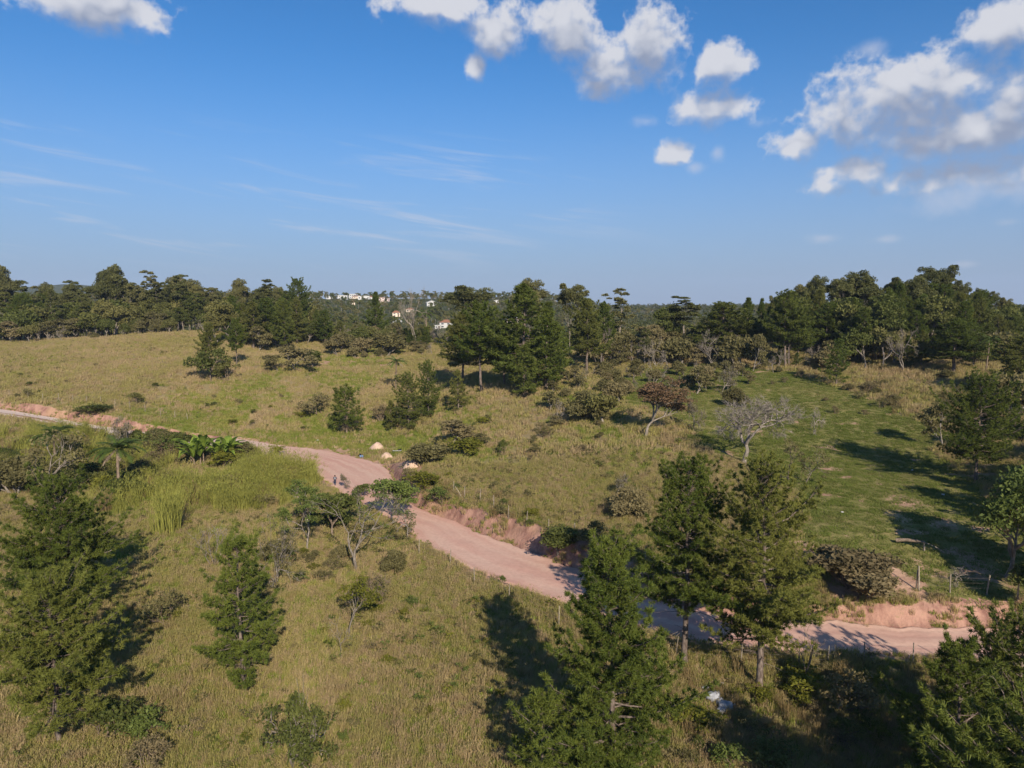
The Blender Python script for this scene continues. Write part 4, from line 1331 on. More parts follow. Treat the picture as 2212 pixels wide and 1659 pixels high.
# left wood
wood(60, (-120, 690), (300, 345), SKL, ['euc0', 'euc1', 'euc2', 'euc4', 'gum0', 'gum1'], 'on the left skyline', 'of the left skyline wood', (.88, 1.0), SH, 4, zone='left')
wood(80, (-120, 700), (290, 325), SKL, ['gum0', 'gum1', 'broad0', 'broad1', 'broad2', 'broad3', 'euc4', 'pine0', 'pine1'], 'inside the left wood', 'in the left wood', (.55, .85), SH, 2.8, zone='left')
wood(64, (-120, 660), lambda px: rg.uniform(282, 294), SKL, ['broad1', 'broad3', 'scrub0', 'bare1', 'gum1', 'broad0', 'broad2', 'bare0'], 'at the left wood foot', 'along the left wood front', (.22, .5), SH, 2.2, zone='left')
for px, ty in ((15, 567), (252, 568), (332, 583), (396, 591), (520, 599), (582, 602)):
    Y = 305; x = (px - CX) / FPX * Y
    loc = (x, Y, ground_z(x, Y)[0] - .1)
    h = top_h(loc, ty)
    plant('euc%d' % rg.integers(0, 3), E_, loc, h, h * .16, rg.uniform(0, 6), {15: 'leftmost skyline eucalyptus at the left frame edge', 252: 'tallest peaked eucalyptus of the left skyline', 332: 'thin eucalyptus right of the tallest peaked one on the left skyline',
          396: 'rounded eucalyptus in the middle of the left skyline', 520: 'forked eucalyptus over the left wood, well left of the tall round-headed pine', 582: 'eucalyptus at the right end of the left wood, beside the tall round-headed pine'}[px], 'tree')
# centre band in front of the far houses
wood(64, (660, 1010), (268, 320), SKC, ['broad0', 'broad2', 'scrub0', 'scrub1', 'scrub2', 'bare1', 'gum0', 'bare0', 'broad3'], 'in the scrubby belt', 'in the belt below the far houses', (.6, 1.0), SH, 3, zone='belt')
wood(16, (700, 960), (245, 268), SKC, ['scrub0', 'scrub3', 'bare0', 'bare2', 'scrub1'], 'before the scrubby belt', 'at the front of the centre belt', (.2, .4), SH, 3, zone='belt')
wood(22, (1000, 1330), (205, 260), SKC, ['broad0', 'broad1', 'broad2', 'pine1', 'pine0', 'scrub1'], 'in the clump', 'behind the central pines', (.55, .95), SH, 3.5, zone='mid')
wood(76, (1290, 1600), (190, 270), SKC, ['scrub0', 'scrub1', 'scrub2', 'scrub3', 'bare0', 'bare1', 'gum0', 'bare1', 'scrub0'], 'in the grey scrub', 'in the grey scrub right of centre', (.4, .95), SH, 3, zone='scrub')
wood(22, (1230, 1620), (150, 195), SKC, ['scrub0', 'bare2', 'scrub2', 'bare0', 'bare2', 'scrub1'], 'on the upper pasture', 'on the upper pasture', (.12, .25), SH, 5, zone='scrub')
# right wood
wood(44, (1650, 2330), (215, 262), SKR, ['euc0', 'euc1', 'euc3', 'broad0', 'pine1', 'pine0', 'gum0'], 'on the right skyline', 'on the right skyline', (.86, 1.0), SH, 4, zone='right')
wood(84, (1640, 2330), (186, 235), SKR, ['pine0', 'pine1', 'pine2', 'pine3', 'broad0', 'broad2', 'pine1', 'pine0'], 'inside the right wood', 'in the right-hand wood', (.5, .88), SH, 3.2, zone='right')
wood(34, (1830, 2330), (170, 195), SKR, ['pine2', 'broad1', 'broad3', 'pine0', 'broad0', 'bare1', 'pine2', 'scrub1'], 'at the right wood foot', 'along the right wood front', (.25, .55), SH, 3, zone='right')
wood(14, (1640, 1900), (178, 192), SKR, ['scrub0', 'bare1', 'scrub3', 'bare0', 'ypine0'], 'in the dry grass', 'at the left end of the right wood', (.15, .35), SH, 3, zone='right')
for px, ty, r_, lb in ((1762, 592, 26, 'domed eucalyptus left of the highest clump on the right skyline'), (1848, 582, 40, 'high spreading eucalyptus in the middle of the right skyline'), (2012, 571, 40, 'highest round eucalyptus on the right skyline'),
                       (1922, 598, 30, 'eucalyptus between the two highest on the right skyline')):
    Y = 222; x = (px - CX) / FPX * Y
    loc = (x, Y, ground_z(x, Y)[0] - .1)
    plant('euc3' if px > 1900 else 'euc1', E_, loc, top_h(loc, ty), r_ / FPX * Y, rg.uniform(0, 6), lb, 'tree')


# shrubs dotted over the open ground, in named neighbourhoods
def dots(n, pxr, pyr, kinds, hr, label, group):
    items = []
    what, where = label.split('|')
    for k in range(n):
        px, py = rg.uniform(*pxr), rg.uniform(*pyr)
        p = ground_at(px, py)
        if rd_f(p[0], p[1]) < 1.0 + hr[1] * .5: continue
        kind = kinds[rg.integers(len(kinds))]
        h = rg.uniform(*hr)
        items.append((px, plant(kind, 'shrub', tuple(p), h, h * rg.uniform(.5, .8), rg.uniform(0, 6.28), label, 'shrub', group), what, where))
    number_off(items)


dots(26, (0, 420), (745, 860), ['oshrub0', 'shrub0', 'oshrub1', 'shrub2'], (.5, 1.3), 'small shrub|dotted over the left pasture', 'shrubs on the left pasture')
dots(14, (440, 700), (850, 930), ['oshrub0', 'shrub0', 'yshrub'], (.6, 1.5), 'small shrub|on the slope above the wide road', 'shrubs above the wide road')
dots(44, (0, 520), (968, 1070), ['scrub0', 'oshrub0', 'shrub0', 'yshrub', 'scrub3', 'oshrub1'], (1.4, 3.4), 'weedy bush|of the left roadside thicket', 'bushes of the left thicket')
dots(20, (1000, 1320), (880, 1000), ['oshrub0', 'oshrub1', 'yshrub', 'scrub0'], (.7, 2.2), 'low bush|on the brown hillside', 'bushes on the brown hillside')
dots(16, (900, 1180), (1020, 1150), ['oshrub0', 'shrub1', 'yshrub'], (.5, 1.3), 'low bush|along the top of the pink cut bank', 'bushes along the cut bank')
dots(34, (1640, 2212), (800, 900), ['oshrub1', 'oshrub0', 'scrub3'], (.8, 2.2), 'dry bush|in the rank grass before the right-hand wood', 'bushes before the right wood')
dots(26, (1480, 2100), (1440, 1659), ['oshrub0', 'shrub0', 'oshrub1', 'yshrub'], (.7, 1.6), 'weedy bush|in the shaded gully at the bottom right', 'bushes in the bottom right gully')
dots(16, (600, 1150), (1250, 1659), ['yshrub', 'shrub1', 'oshrub0'], (.35, .8), 'small green plant|in the dry foreground grass', 'plants in the foreground grass')
dots(14, (560, 900), (1170, 1340), ['oshrub0', 'yshrub', 'shrub1'], (.6, 1.6), 'weedy bush|around the trees by the road bend', 'bushes by the road bend')
# bushes hiding the road behind the left thicket
items = []
for k in range(30):
    px = 258 + 130 * (k + rg.random()) / 22 if k < 22 else 505 + 30 * rg.random()
    py = np.interp(px, [250, 420, 520], [956, 978, 985]) + rg.uniform(0, 14)
    p = ground_at(px, py)
    h = top_h(p, np.interp(px, [250, 330, 430, 520], [930, 928, 936, 952]) + rg.uniform(-6, 14))
    items.append((px, plant(['scrub0', 'broad1', 'scrub3', 'shrub0', 'oshrub0', 'broad3', 'shrub1'][rg.integers(7)], 'shrub', tuple(p), h, h * rg.uniform(.45, .7), rg.uniform(0, 6.28), 'bush', 'bush', 'bushes screening the road'), 'tall bush', 'screening the road ' + ('left' if px < 450 else 'right') + ' of the banana clump'))
number_off(items)
PR['pineN'] = pine_proto(46, 16, 4.4, .2, 28, .35, .032, 'pine', 1.0, .55, .5)
# trees just outside the frame whose shadows fall into the picture
for k, (x, y, h, kind, lb) in enumerate([(24.0, 31.3, 16.5, 'pineN', 'pine beyond the bottom right corner, nearest the frame, shading the sacks'), (25.6, 27, 17, 'pineN', 'pine beyond the bottom right corner, nearest the camera'), (29.6, 31.5, 16, 'pineN', 'pine beyond the bottom right corner, second from the frame'),
                                         (38, 37.5, 15, 'pineN', 'pine right of the bottom right corner pines, farthest from the camera'), (37, 30.5, 16, 'pineN', 'pine farthest right of the bottom right corner pines'), (56, 66, 12, 'broad2', 'tree right of the frame beside the end of the road'), (62, 76, 14, 'pine1', 'pine right of the frame beside the pasture'),
                                         (70, 86, 13, 'broad0', 'tree right of the frame behind the dense green one'), (80, 100, 15, 'pine0', 'pine right of the frame behind the broad dark one'), (88, 112, 15, 'pine1', 'pine right of the frame at the foot of the wood'), (66, 84, 12, 'pine2', 'narrow pine right of the frame beside the pasture')]):
    plant(kind, 'pine_tree' if 'pine' in kind else 'broadleaf_tree', (x, y, ground_z(x, y)[0] - .1), h, h * (.31 if 'pine' in kind else .45), k * 1.1, lb, 'pine tree' if 'pine' in kind else 'tree')
dots(34, (0, 320), (975, 1080), ['broad1', 'broad3', 'scrub3', 'broad0', 'shrub0'], (1.8, 3.4), 'dark bush|of the dense left thicket', 'dark bushes of the left thicket')
dots(12, (560, 900), (1080, 1260), ['scrub0', 'shrub1', 'scrub3', 'oshrub0'], (1.2, 2.6), 'leafy bush|among the trees by the road bend', 'leafy bushes by the road bend')
wood(40, (1170, 1600), (142, 192), SKC, ['scrub0', 'scrub1', 'bare2', 'scrub2', 'scrub3', 'bare0', 'scrub0'], 'on the slope', 'on the slope above the brown tree', (.13, .33), SH, 4, zone='scrub')
wood(26, (470, 960), (246, 286), SKL, ['pine0', 'pine1', 'broad0', 'pine2', 'scrub1', 'gum0', 'broad2', 'scrub0'], 'on the crest', 'spilling over the crest', (.45, .8), SH, 3.5, zone='belt')
wood(18, (-60, 480), (272, 284), SKL, ['scrub0', 'broad1', 'scrub3', 'bare1', 'broad3'], 'before the left wood', 'before the left wood', (.12, .34), SH, 4, zone='left')
# ------------------------------------------------------------------ grass: uncountable cover
def tuft_mesh(name, seed, n, rad, h, w, lean, mat_, plume=0.0):
    rng = np.random.default_rng(seed)
    g_ = Geo()
    a = rng.uniform(0, 6.283, n); r_ = rad * np.sqrt(rng.random(n))
    b0 = np.stack([r_ * np.cos(a), r_ * np.sin(a), np.full(n, -0.05)], -1)
    ln_ = h * rng.uniform(.55, 1.1, n)
    da = rng.uniform(0, 6.283, n); le = lean * rng.uniform(.2, 1.3, n)
    d = np.stack([np.cos(da) * le, np.sin(da) * le, np.ones(n)], -1)
    d = unit(d)
    mid = b0 + d * (ln_ * .55)[:, None]
    d2 = unit(d + np.stack([np.cos(da) * le, np.sin(da) * le, np.zeros(n)], -1) * 1.2)
    tip = mid + d2 * (ln_ * .5)[:, None]
    s = np.stack([-np.sin(da + .6), np.cos(da + .6), np.zeros(n)], -1) * w * rng.uniform(.6, 1.3, (n, 1))
    v = np.stack([b0 - s * .7, b0 + s * .7, mid + s, mid - s, tip], 1).reshape(-1, 3)
    k = np.arange(n)[:, None] * 5
    f_ = np.concatenate([k + [[0, 1, 2]], k + [[0, 2, 3]], k + [[3, 2, 4]]])
    g_.add(v, f_)
    if plume:
        q = rng.random(n) < plume
        needles(g_, tip[q], d2[q], rng, 4, h * .14, w * .8, .35)
    return g_.mesh(name, mat_)


def scatter(name, pts, rot_, scl, idx, meshes, label):
    """one object; its tufts are placed by geometry nodes"""
    n = len(pts)
    me_ = bpy.data.meshes.new(name)
    me_.vertices.add(n); me_.vertices.foreach_set('co', np.asarray(pts, np.float32).ravel())
    for nm, A in (('tuft_turn', rot_), ('tuft_size', scl)):
        me_.attributes.new(nm, 'FLOAT', 'POINT').data.foreach_set('value', np.asarray(A, np.float32))
    me_.attributes.new('tuft_kind', 'INT', 'POINT').data.foreach_set('value', np.asarray(idx, np.int32))
    me_.update()
    o = new_obj(name, me_, kind='stuff', label=label, category='grass')
    ng = bpy.data.node_groups.new(name + '_spread', 'GeometryNodeTree')
    ng.interface.new_socket('Geometry', in_out='INPUT', socket_type='NodeSocketGeometry')
    ng.interface.new_socket('Geometry', in_out='OUTPUT', socket_type='NodeSocketGeometry')
    gi, go = ng.nodes.new('NodeGroupInput'), ng.nodes.new('NodeGroupOutput')
    jn = ng.nodes.new('GeometryNodeJoinGeometry')

    def attr(nm, t='FLOAT'):
        a = ng.nodes.new('GeometryNodeInputNamedAttribute')
        a.data_type = t
        a.inputs[0].default_value = nm
        return a.outputs[0]
    tu, sz, kd = attr('tuft_turn'), attr('tuft_size'), attr('tuft_kind', 'INT')
    cx = ng.nodes.new('ShaderNodeCombineXYZ')
    ng.links.new(tu, cx.inputs[2])
    for k, m_ in enumerate(meshes):
        po = bpy.data.objects.new(m_.name, m_)          # never linked to the scene: only lends its mesh
        oi = ng.nodes.new('GeometryNodeObjectInfo')
        oi.inputs[0].default_value = po
        ip = ng.nodes.new('GeometryNodeInstanceOnPoints')
        cmp_ = ng.nodes.new('FunctionNodeCompare')
        cmp_.data_type = 'INT'; cmp_.operation = 'EQUAL'
        ng.links.new(kd, cmp_.inputs[2]); cmp_.inputs[3].default_value = k
        ng.links.new(gi.outputs[0], ip.inputs['Points'])
        ng.links.new(cmp_.outputs[0], ip.inputs['Selection'])
        ng.links.new(oi.outputs['Geometry'], ip.inputs['Instance'])
        ng.links.new(cx.outputs[0], ip.inputs['Rotation'])
        ng.links.new(sz, ip.inputs['Scale'])
        ng.links.new(ip.outputs[0], jn.inputs[0])
    ng.links.new(jn.outputs[0], go.inputs[0])
    md = o.modifiers.new('spread', 'NODES')
    md.node_group = ng
    return o


gg = np.random.default_rng(21)


def sample(dens_fn, Y0, Y1, n, pad=0.06):
    """random ground points in the wedge in front of the camera"""
    Y = np.sqrt(gg.uniform(Y0 ** 2, Y1 ** 2, n))
    x = gg.uniform(-0.708 - pad, 0.708 + pad, n) * Y
    k = dens_fn(x, Y)
    s = gg.random(n) < k
    x, Y = x[s], Y[s]
    return np.stack([x, Y, ground_z(x, Y)], -1)


def open_ground(x, y):
    return (rd_f(x, y) > 0.15) * np.maximum(np.clip(1 - soil_f(x, y) * 1.15, 0.03, 1), 0.55 * sstep(fbm(x / 1.8, y / 1.8, 3), .5, .66) * (rd_f(x, y) > .5))


dry = lambda x, y: open_ground(x, y) * (1 - past_f(x, y)) * (1 - 0.8 * green_f(x, y))
grn = lambda x, y: open_ground(x, y) * (1 - past_f(x, y)) * np.clip(green_f(x, y), 0.02, 1)
pas = lambda x, y: open_ground(x, y) * past_f(x, y)

D = [tuft_mesh('dry_tuft', 1, 44, .32, .46, .017, .38, MT['grass_dry'], .25), tuft_mesh('dry_tuft', 2, 40, .38, .36, .019, .55, MT['grass_dry']), tuft_mesh('dry_tuft', 3, 34, .24, .70, .015, .30, MT['grass_dry'], .5), tuft_mesh('dry_tuft', 16, 44, .34, .42, .019, .5, MT['grass_green'])]
DF = [tuft_mesh('dry_tuft_broad', 4, 40, .6, .62, .030, .35, MT['grass_dry'], .2), tuft_mesh('dry_tuft_broad', 5, 36, .7, .5, .034, .45, MT['grass_dry']), tuft_mesh('dry_tuft_broad', 6, 34, .55, .8, .028, .3, MT['grass_dry'], .3)]
G_ = [tuft_mesh('green_tuft', 7, 46, .34, .55, .018, .40, MT['grass_green']), tuft_mesh('green_tuft', 8, 44, .42, .40, .022, .5, MT['grass_green'])]
S_ = [tuft_mesh('short_tuft', 9, 60, .55, .18, .022, .7, MT['grass_short']), tuft_mesh('short_tuft', 10, 46, .42, .24, .020, .6, MT['grass_short'])]
C_ = [tuft_mesh('cane', 12, 60, .9, 3.4, .030, .22, MT['cane'], .4), tuft_mesh('cane', 13, 50, .8, 2.8, .032, .28, MT['cane'], .3), tuft_mesh('cane_dry', 14, 46, .8, 2.6, .028, .25, MT['cane_dry'], .4)]


def lay(name, p, meshes, lo, hi, label):
    n = len(p)
    patch = 0.75 + 0.5 * fbm(p[:, 0] / 4, p[:, 1] / 4, 3)
    scatter(name, p, gg.uniform(0, 6.283, n), gg.uniform(lo, hi, n) * patch, gg.integers(0, len(meshes), n), meshes, label)


lay('dry_grass', np.concatenate([sample(dry, 36, 115, 84000), sample(dry, 28, 36, 2500, .2)]), D, .75, 1.35, 'straw-coloured grass of the near slope')
lay('dry_grass_far', sample(dry, 115, 300, 62000), DF, .9, 1.6, 'straw-coloured grass of the hillsides')
lay('green_grass', sample(grn, 36, 280, 110000), G_, .9, 1.7, 'fresh green grass in the damp hollows')
lay('pasture_grass', sample(pas, 55, 200, 105000), S_, .8, 1.5, 'short grazed turf of the right pasture')

# low weeds mixed into the grass
WD = []
for k, mk in enumerate(('broad', 'olive', 'green', 'twig_leaf', 'yellow')):
    gw = Geo(); rw = np.random.default_rng(500 + k)
    for q in range(7):
        a_ = rw.uniform(0, 6.28); tp_ = np.array([math.cos(a_) * .25, math.sin(a_) * .25, .5]) * rw.uniform(.5, 1.2)
        leaves(gw, clump_pts(rw, tp_, .16, 12, .8, .2), rw, .065, .45, .3)
    WD.append(gw.mesh('weed', MT[mk]))
wp_ = np.concatenate([sample(lambda x, y: dry(x, y) * sstep(fbm(x / 7, y / 7, 3), .38, .62), 36, 120, 5200), sample(lambda x, y: dry(x, y) * sstep(fbm(x / 12, y / 12, 3), .40, .62), 120, 290, 5000)])
lay('low_weeds', wp_, WD, .5, 1.5, 'low leafy weeds growing through the dry grass')

# grass creeping over the road edges
ep = []
for E, sg in ((PU, 1), (PL, -1)):
    for q in range(1500):
        k = gg.integers(0, len(E)); o = E[k] + (E[min(k + 1, len(E) - 1)] - E[k]) * gg.random() + sg * c_dir[k] * (gg.normal() * .35 + .15)
        ep.append(o[:2])
ep = np.array(ep)
k = fbm(ep[:, 0] / 2.5, ep[:, 1] / 2.5, 3) > .47
ep = ep[k]
lay('roadside_grass', np.stack([ep[:, 0], ep[:, 1], np.maximum(ground_z(ep[:, 0], ep[:, 1]), 0) * 0 + ground_z(ep[:, 0], ep[:, 1]) + .04], -1), D, .35, .9, 'straggling dry grass along the road edges')

# tall cane grass: a bank of it left of the road, and single stands
cane_pts = []
for px, py, r_, n in [(480, 1080, 9, 120), (560, 1040, 9, 140), (610, 1012, 8, 110), (430, 1065, 8, 80), (650, 1045, 5, 55), (160, 1005, 10, 70), (330, 1000, 10, 70), (235, 1100, 4, 30), (300, 1060, 8, 40), (420, 1010, 9, 60), (540, 1085, 6, 60), (60, 960, 10, 60), (200, 960, 12, 80), (520, 1000, 5, 40)]:
    c_ = ground_at(px, py)
    a = gg.uniform(0, 6.283, n); q = r_ * np.sqrt(gg.random(n))
    x, y = c_[0] + q * np.cos(a), c_[1] + q * np.sin(a)
    k = rd_f(x, y) > 1.2
    cane_pts.append(np.stack([x[k], y[k], ground_z(x[k], y[k])], -1))
cane_pts = np.concatenate(cane_pts)
_b = ground_at(460, 1003)
cane_pts = cane_pts[~((np.abs(cane_pts[:, 0] - _b[0]) < 6.5) & (cane_pts[:, 1] > _b[1] - 9) & (cane_pts[:, 1] < _b[1] + 4))]
lay('tall_cane_grass', cane_pts, C_[:2] + C_[:1] + C_[2:], .55, 1.05, 'tall yellow-green cane grass along the left side of the road')
# rank dry grass on the slope before the right wood and round the bank
rank = lambda x, y: open_ground(x, y) * (1 - past_f(x, y))
pr_ = np.concatenate([np.array([ground_at(gg.uniform(1640, 2212), gg.uniform(800, 905)) for _ in range(420)]), np.array([ground_at(gg.uniform(880, 1130), gg.uniform(1020, 1120)) for _ in range(60)]),
                      np.array([ground_at(gg.uniform(1480, 2100), gg.uniform(1430, 1659)) for _ in range(160)])])
k = (past_f(pr_[:, 0], pr_[:, 1]) < .5) & (rd_f(pr_[:, 0], pr_[:, 1]) > 1.0)
lay('rank_dry_grass', pr_[k], [C_[2], DF[2]], .35, .7, 'rank dry grass in the gully and before the right wood')

# two free-standing stands of cane
for px, py, ty, lb, c3 in ((352, 1148, 1062, 'separate upright stand of tall yellow-green cane grass', 0), (232, 1110, 1040, 'thin dry stand of cane grass beside the stout palm', 2)):
    p = ground_at(px, py)
    h = top_h(p, ty)
    e = empty('cane_clump', tuple(p), 0, lb, 'grass clump')
    rng = np.random.default_rng(px)
    for q in range(9 if c3 == 0 else 4):
        a, r_ = rng.uniform(0, 6.28), (2.2 if c3 == 0 else 1.0) * math.sqrt(rng.random())
        o = bpy.data.objects.new('stems', C_[c3]); link(o); o.parent = e
        o.location = (r_ * math.cos(a) * 1.3, r_ * math.sin(a), 0); o.rotation_euler = (0, 0, rng.uniform(0, 6.28))
        o.scale = (1, 1, h / 3.4 * rng.uniform(.75, 1.05))

# bright rosettes in the foreground grass
ROS = tuft_mesh('rosette', 15, 42, .12, .62, .030, .85, MT['banana'])
ros = []
for k, (px, py) in enumerate([(940, 1420), (985, 1428), (1000, 1410), (862, 1470), (1300 * .553, 2330 * .553), (885, 1498), (1150, 1340), (1060, 1500), (905, 1545), (1015, 1585), (1145, 1640), (1195, 1655), (780, 1480), (760, 1530), (640, 1350), (1120, 1395), (740, 1335), (1640, 1600), (660, 1390)]):
    p = ground_at(px, py)
    o = new_obj('grass_rosette', ROS, label='rosette', category='plant', group='rosettes in the foreground grass')
    ros.append((px, o, 'bright green spiky rosette', 'in the dry foreground grass'))
    o.location = tuple(p); o.rotation_euler = (0, 0, k * 1.3)
    s = 0.9 + 0.35 * ((k * 7) % 5) / 5
    o.scale = (s, s, s)

number_off(ros)

# ------------------------------------------------------------------ banana clump
p = ground_at(460, 1003)
e = empty('banana_plant', tuple(p), 0, 'banana clump with broad bright green leaves beside the road', 'banana plant')
e.scale = (1.15, 1.15, 1.15)
rng = np.random.default_rng(31)
for stx in range(9):
    g1 = Geo()
    a = rng.uniform(0, 6.28); q = 2.8 * math.sqrt(rng.random())
    o_ = np.array([q * math.cos(a) * 1.5, q * math.sin(a), -.2]); hs = rng.uniform(0.9, 2.2)
    tp_ = o_ + np.array([0, 0, hs + .2])
    tube(g1, np.array([o_, (o_ + tp_) / 2 + rng.normal(size=3) * .05, tp_]), [.14, .11, .08], 7)
    new_obj('stem', g1.mesh('banana_stem', MT['bark_brown'], True), e)
    for l_ in range(8):
        gl = Geo()
        aa = 6.283 * l_ / 8 + rng.normal() * .3; e0 = rng.uniform(.55, 1.45); L = rng.uniform(3.0, 4.4); bend = rng.uniform(.6, 1.6)
        n_ = 11; s = np.linspace(0, 1, n_)
        ang = e0 - bend * s ** 1.4
        h = np.array([math.cos(aa), math.sin(aa), 0])
        mid = tp_ + h * (np.cumsum(np.cos(ang)) * L / n_)[:, None] + np.array([0, 0, 1.0]) * (np.cumsum(np.sin(ang)) * L / n_)[:, None]
        sd = np.cross(h, [0, 0, 1.0]); wv = .46 * np.sin(np.clip(.12 + s * 3.0, 0, 3.1)) ** .7 * (1 - .25 * rng.random(n_))
        up_ = np.array([0, 0, .35])
        v = np.stack([mid - sd * wv[:, None] + up_ * wv[:, None], mid, mid + sd * wv[:, None] + up_ * wv[:, None]], 1).reshape(-1, 3)
        k = np.arange(n_ - 1)[:, None] * 3
        gl.add(v, np.concatenate([k + [[0, 1, 4, 3]], k + [[1, 2, 5, 4]]]))
        new_obj('leaf', gl.mesh('banana_leaf', MT['banana']), e)
# ------------------------------------------------------------------ far houses
MT['plaster_white'] = plain('white_plaster', (0.56, 0.55, 0.53), 0.8, 0.05, 0.8)
MT['plaster_cream'] = plain('cream_plaster', (0.74, 0.62, 0.50), 0.8, 0.06, 0.8)
MT['plaster_pink'] = plain('pinkish_plaster', (0.70, 0.56, 0.50), 0.8, 0.06, 0.8)
MT['roof_tile'] = plain('terracotta_tile', (0.28, 0.135, 0.085), 0.85, 0.25, 2.5)
MT['roof_grey'] = plain('grey_sheet_roof', (0.30, 0.29, 0.30), 0.6, 0.12, 1.5)
MT['roof_white'] = plain('white_concrete_roof', (0.58, 0.57, 0.56), 0.7, 0.06, 1.5)
MT['roof_brown'] = plain('brown_tile_roof', (0.22, 0.12, 0.085), 0.85, 0.2, 2.5)
MT['pane'] = plain('dark_window_glass', (0.05, 0.06, 0.08), 0.15, 0.2, 1.0)
MT['door'] = plain('dark_door_wood', (0.12, 0.08, 0.05), 0.6, 0.2, 2.0)


def far_hit(px, py, y0=370, y1=1500):
    d = ray(px, py); d = d / d[1]
    ys = np.linspace(y0, y1, 900)
    g_ = ground_z(d[0] * ys, ys)
    k = np.where(CAMZ + d[2] * ys < g_)[0]
    i = k[0] if len(k) else int(np.argmin(CAMZ + d[2] * ys - g_))
    return np.array([d[0] * ys[i], ys[i], g_[i]])


HOUSES = []


def house(px, py, wpx, hpx, wall, roof, style, label, rz=0.0, floors=1):
    p = far_hit(px, py)
    W = wpx / FPX * p[1]; Hh = hpx / FPX * p[1]
    D_ = W * 0.75 if W < 14 else W * 0.5
    HOUSES.append((p[0], p[1], W))
    e = empty('house', (p[0], p[1], p[2] - .1), rz, label, 'house')
    g1, g2 = Geo(), Geo()
    x, y = W / 2, D_ / 2
    ov = 0.45
    if style == 'flat':
        hw = Hh * 0.9
        box(g1, -x, x, -y, y, -1.5, hw)
        box(g2, -x - .3, x + .3, -y - .3, y + .3, hw, Hh)
    else:
        hw = Hh * (0.62 if style == 'gable' else 0.66)
        box(g1, -x, x, -y, y, -1.5, hw)
        th = .22
        if style == 'gable':      # ridge runs away from the viewer, gable wall to the front
            g1.add([(-x, -y, hw), (x, -y, hw), (0, -y, Hh - th), (-x, y, hw), (x, y, hw), (0, y, Hh - th)], [(0, 1, 2)])
            g1.add([(-x, y, hw), (x, y, hw), (0, y, Hh - th)], [(0, 2, 1)])
            for sg in (-1, 1):
                v = []
                for yy in (-y - ov, y + ov):
                    for dz in (0, th):
                        v += [(0, yy, Hh - th + dz), (sg * (x + ov), yy, hw - ov * (Hh - th - hw) / x + dz)]
                g2.add(v, [(0, 1, 5, 4), (2, 6, 7, 3), (0, 2, 3, 1), (4, 5, 7, 6), (1, 3, 7, 5)])
        else:                     # hipped roof, eaves all round
            rx = max(x - y, 0.2)
            v = [(-x - ov, -y - ov, hw), (x + ov, -y - ov, hw), (x + ov, y + ov, hw), (-x - ov, y + ov, hw), (-rx, 0, Hh), (rx, 0, Hh)]
            g2.add(v, [(0, 1, 5), (0, 5, 4), (1, 2, 5), (2, 3, 4), (2, 4, 5), (3, 0, 4)])
            g2.add(v[:4], [(0, 3, 2, 1)])
    new_obj('wall', g1.mesh('house_wall', MT[wall]), e)
    new_obj('roof', g2.mesh('house_roof', MT[roof]), e)
    n_ = max(2, int(W / 3.2))
    for fl in range(floors):
        zc = hw * (fl + .52) / floors
        for k in range(n_):
            xc = -x + W * (k + .5) / n_
            ww, wh = min(1.6, W / n_ * .5), min(1.4, hw / floors * .42)
            if fl == 0 and k == n_ // 2:
                gd = Geo(); box(gd, xc - .5, xc + .5, -y - .06, -y + .05, 0, min(2.1, hw * .8))
                new_obj('door', gd.mesh('house_door', MT['door']), e)
                continue
            gw, gf = Geo(), Geo()
            box(gw, xc - ww / 2, xc + ww / 2, -y - .05, -y + .05, zc - wh / 2, zc + wh / 2)
            o = new_obj('window', gw.mesh('house_window', MT['pane']), e)
            box(gf, xc - ww / 2 - .1, xc + ww / 2 + .1, -y - .12, -y - .03, zc - wh / 2 - .14, zc - wh / 2 - .02)
            new_obj('sill', gf.mesh('house_sill', MT['plaster_white']), o)


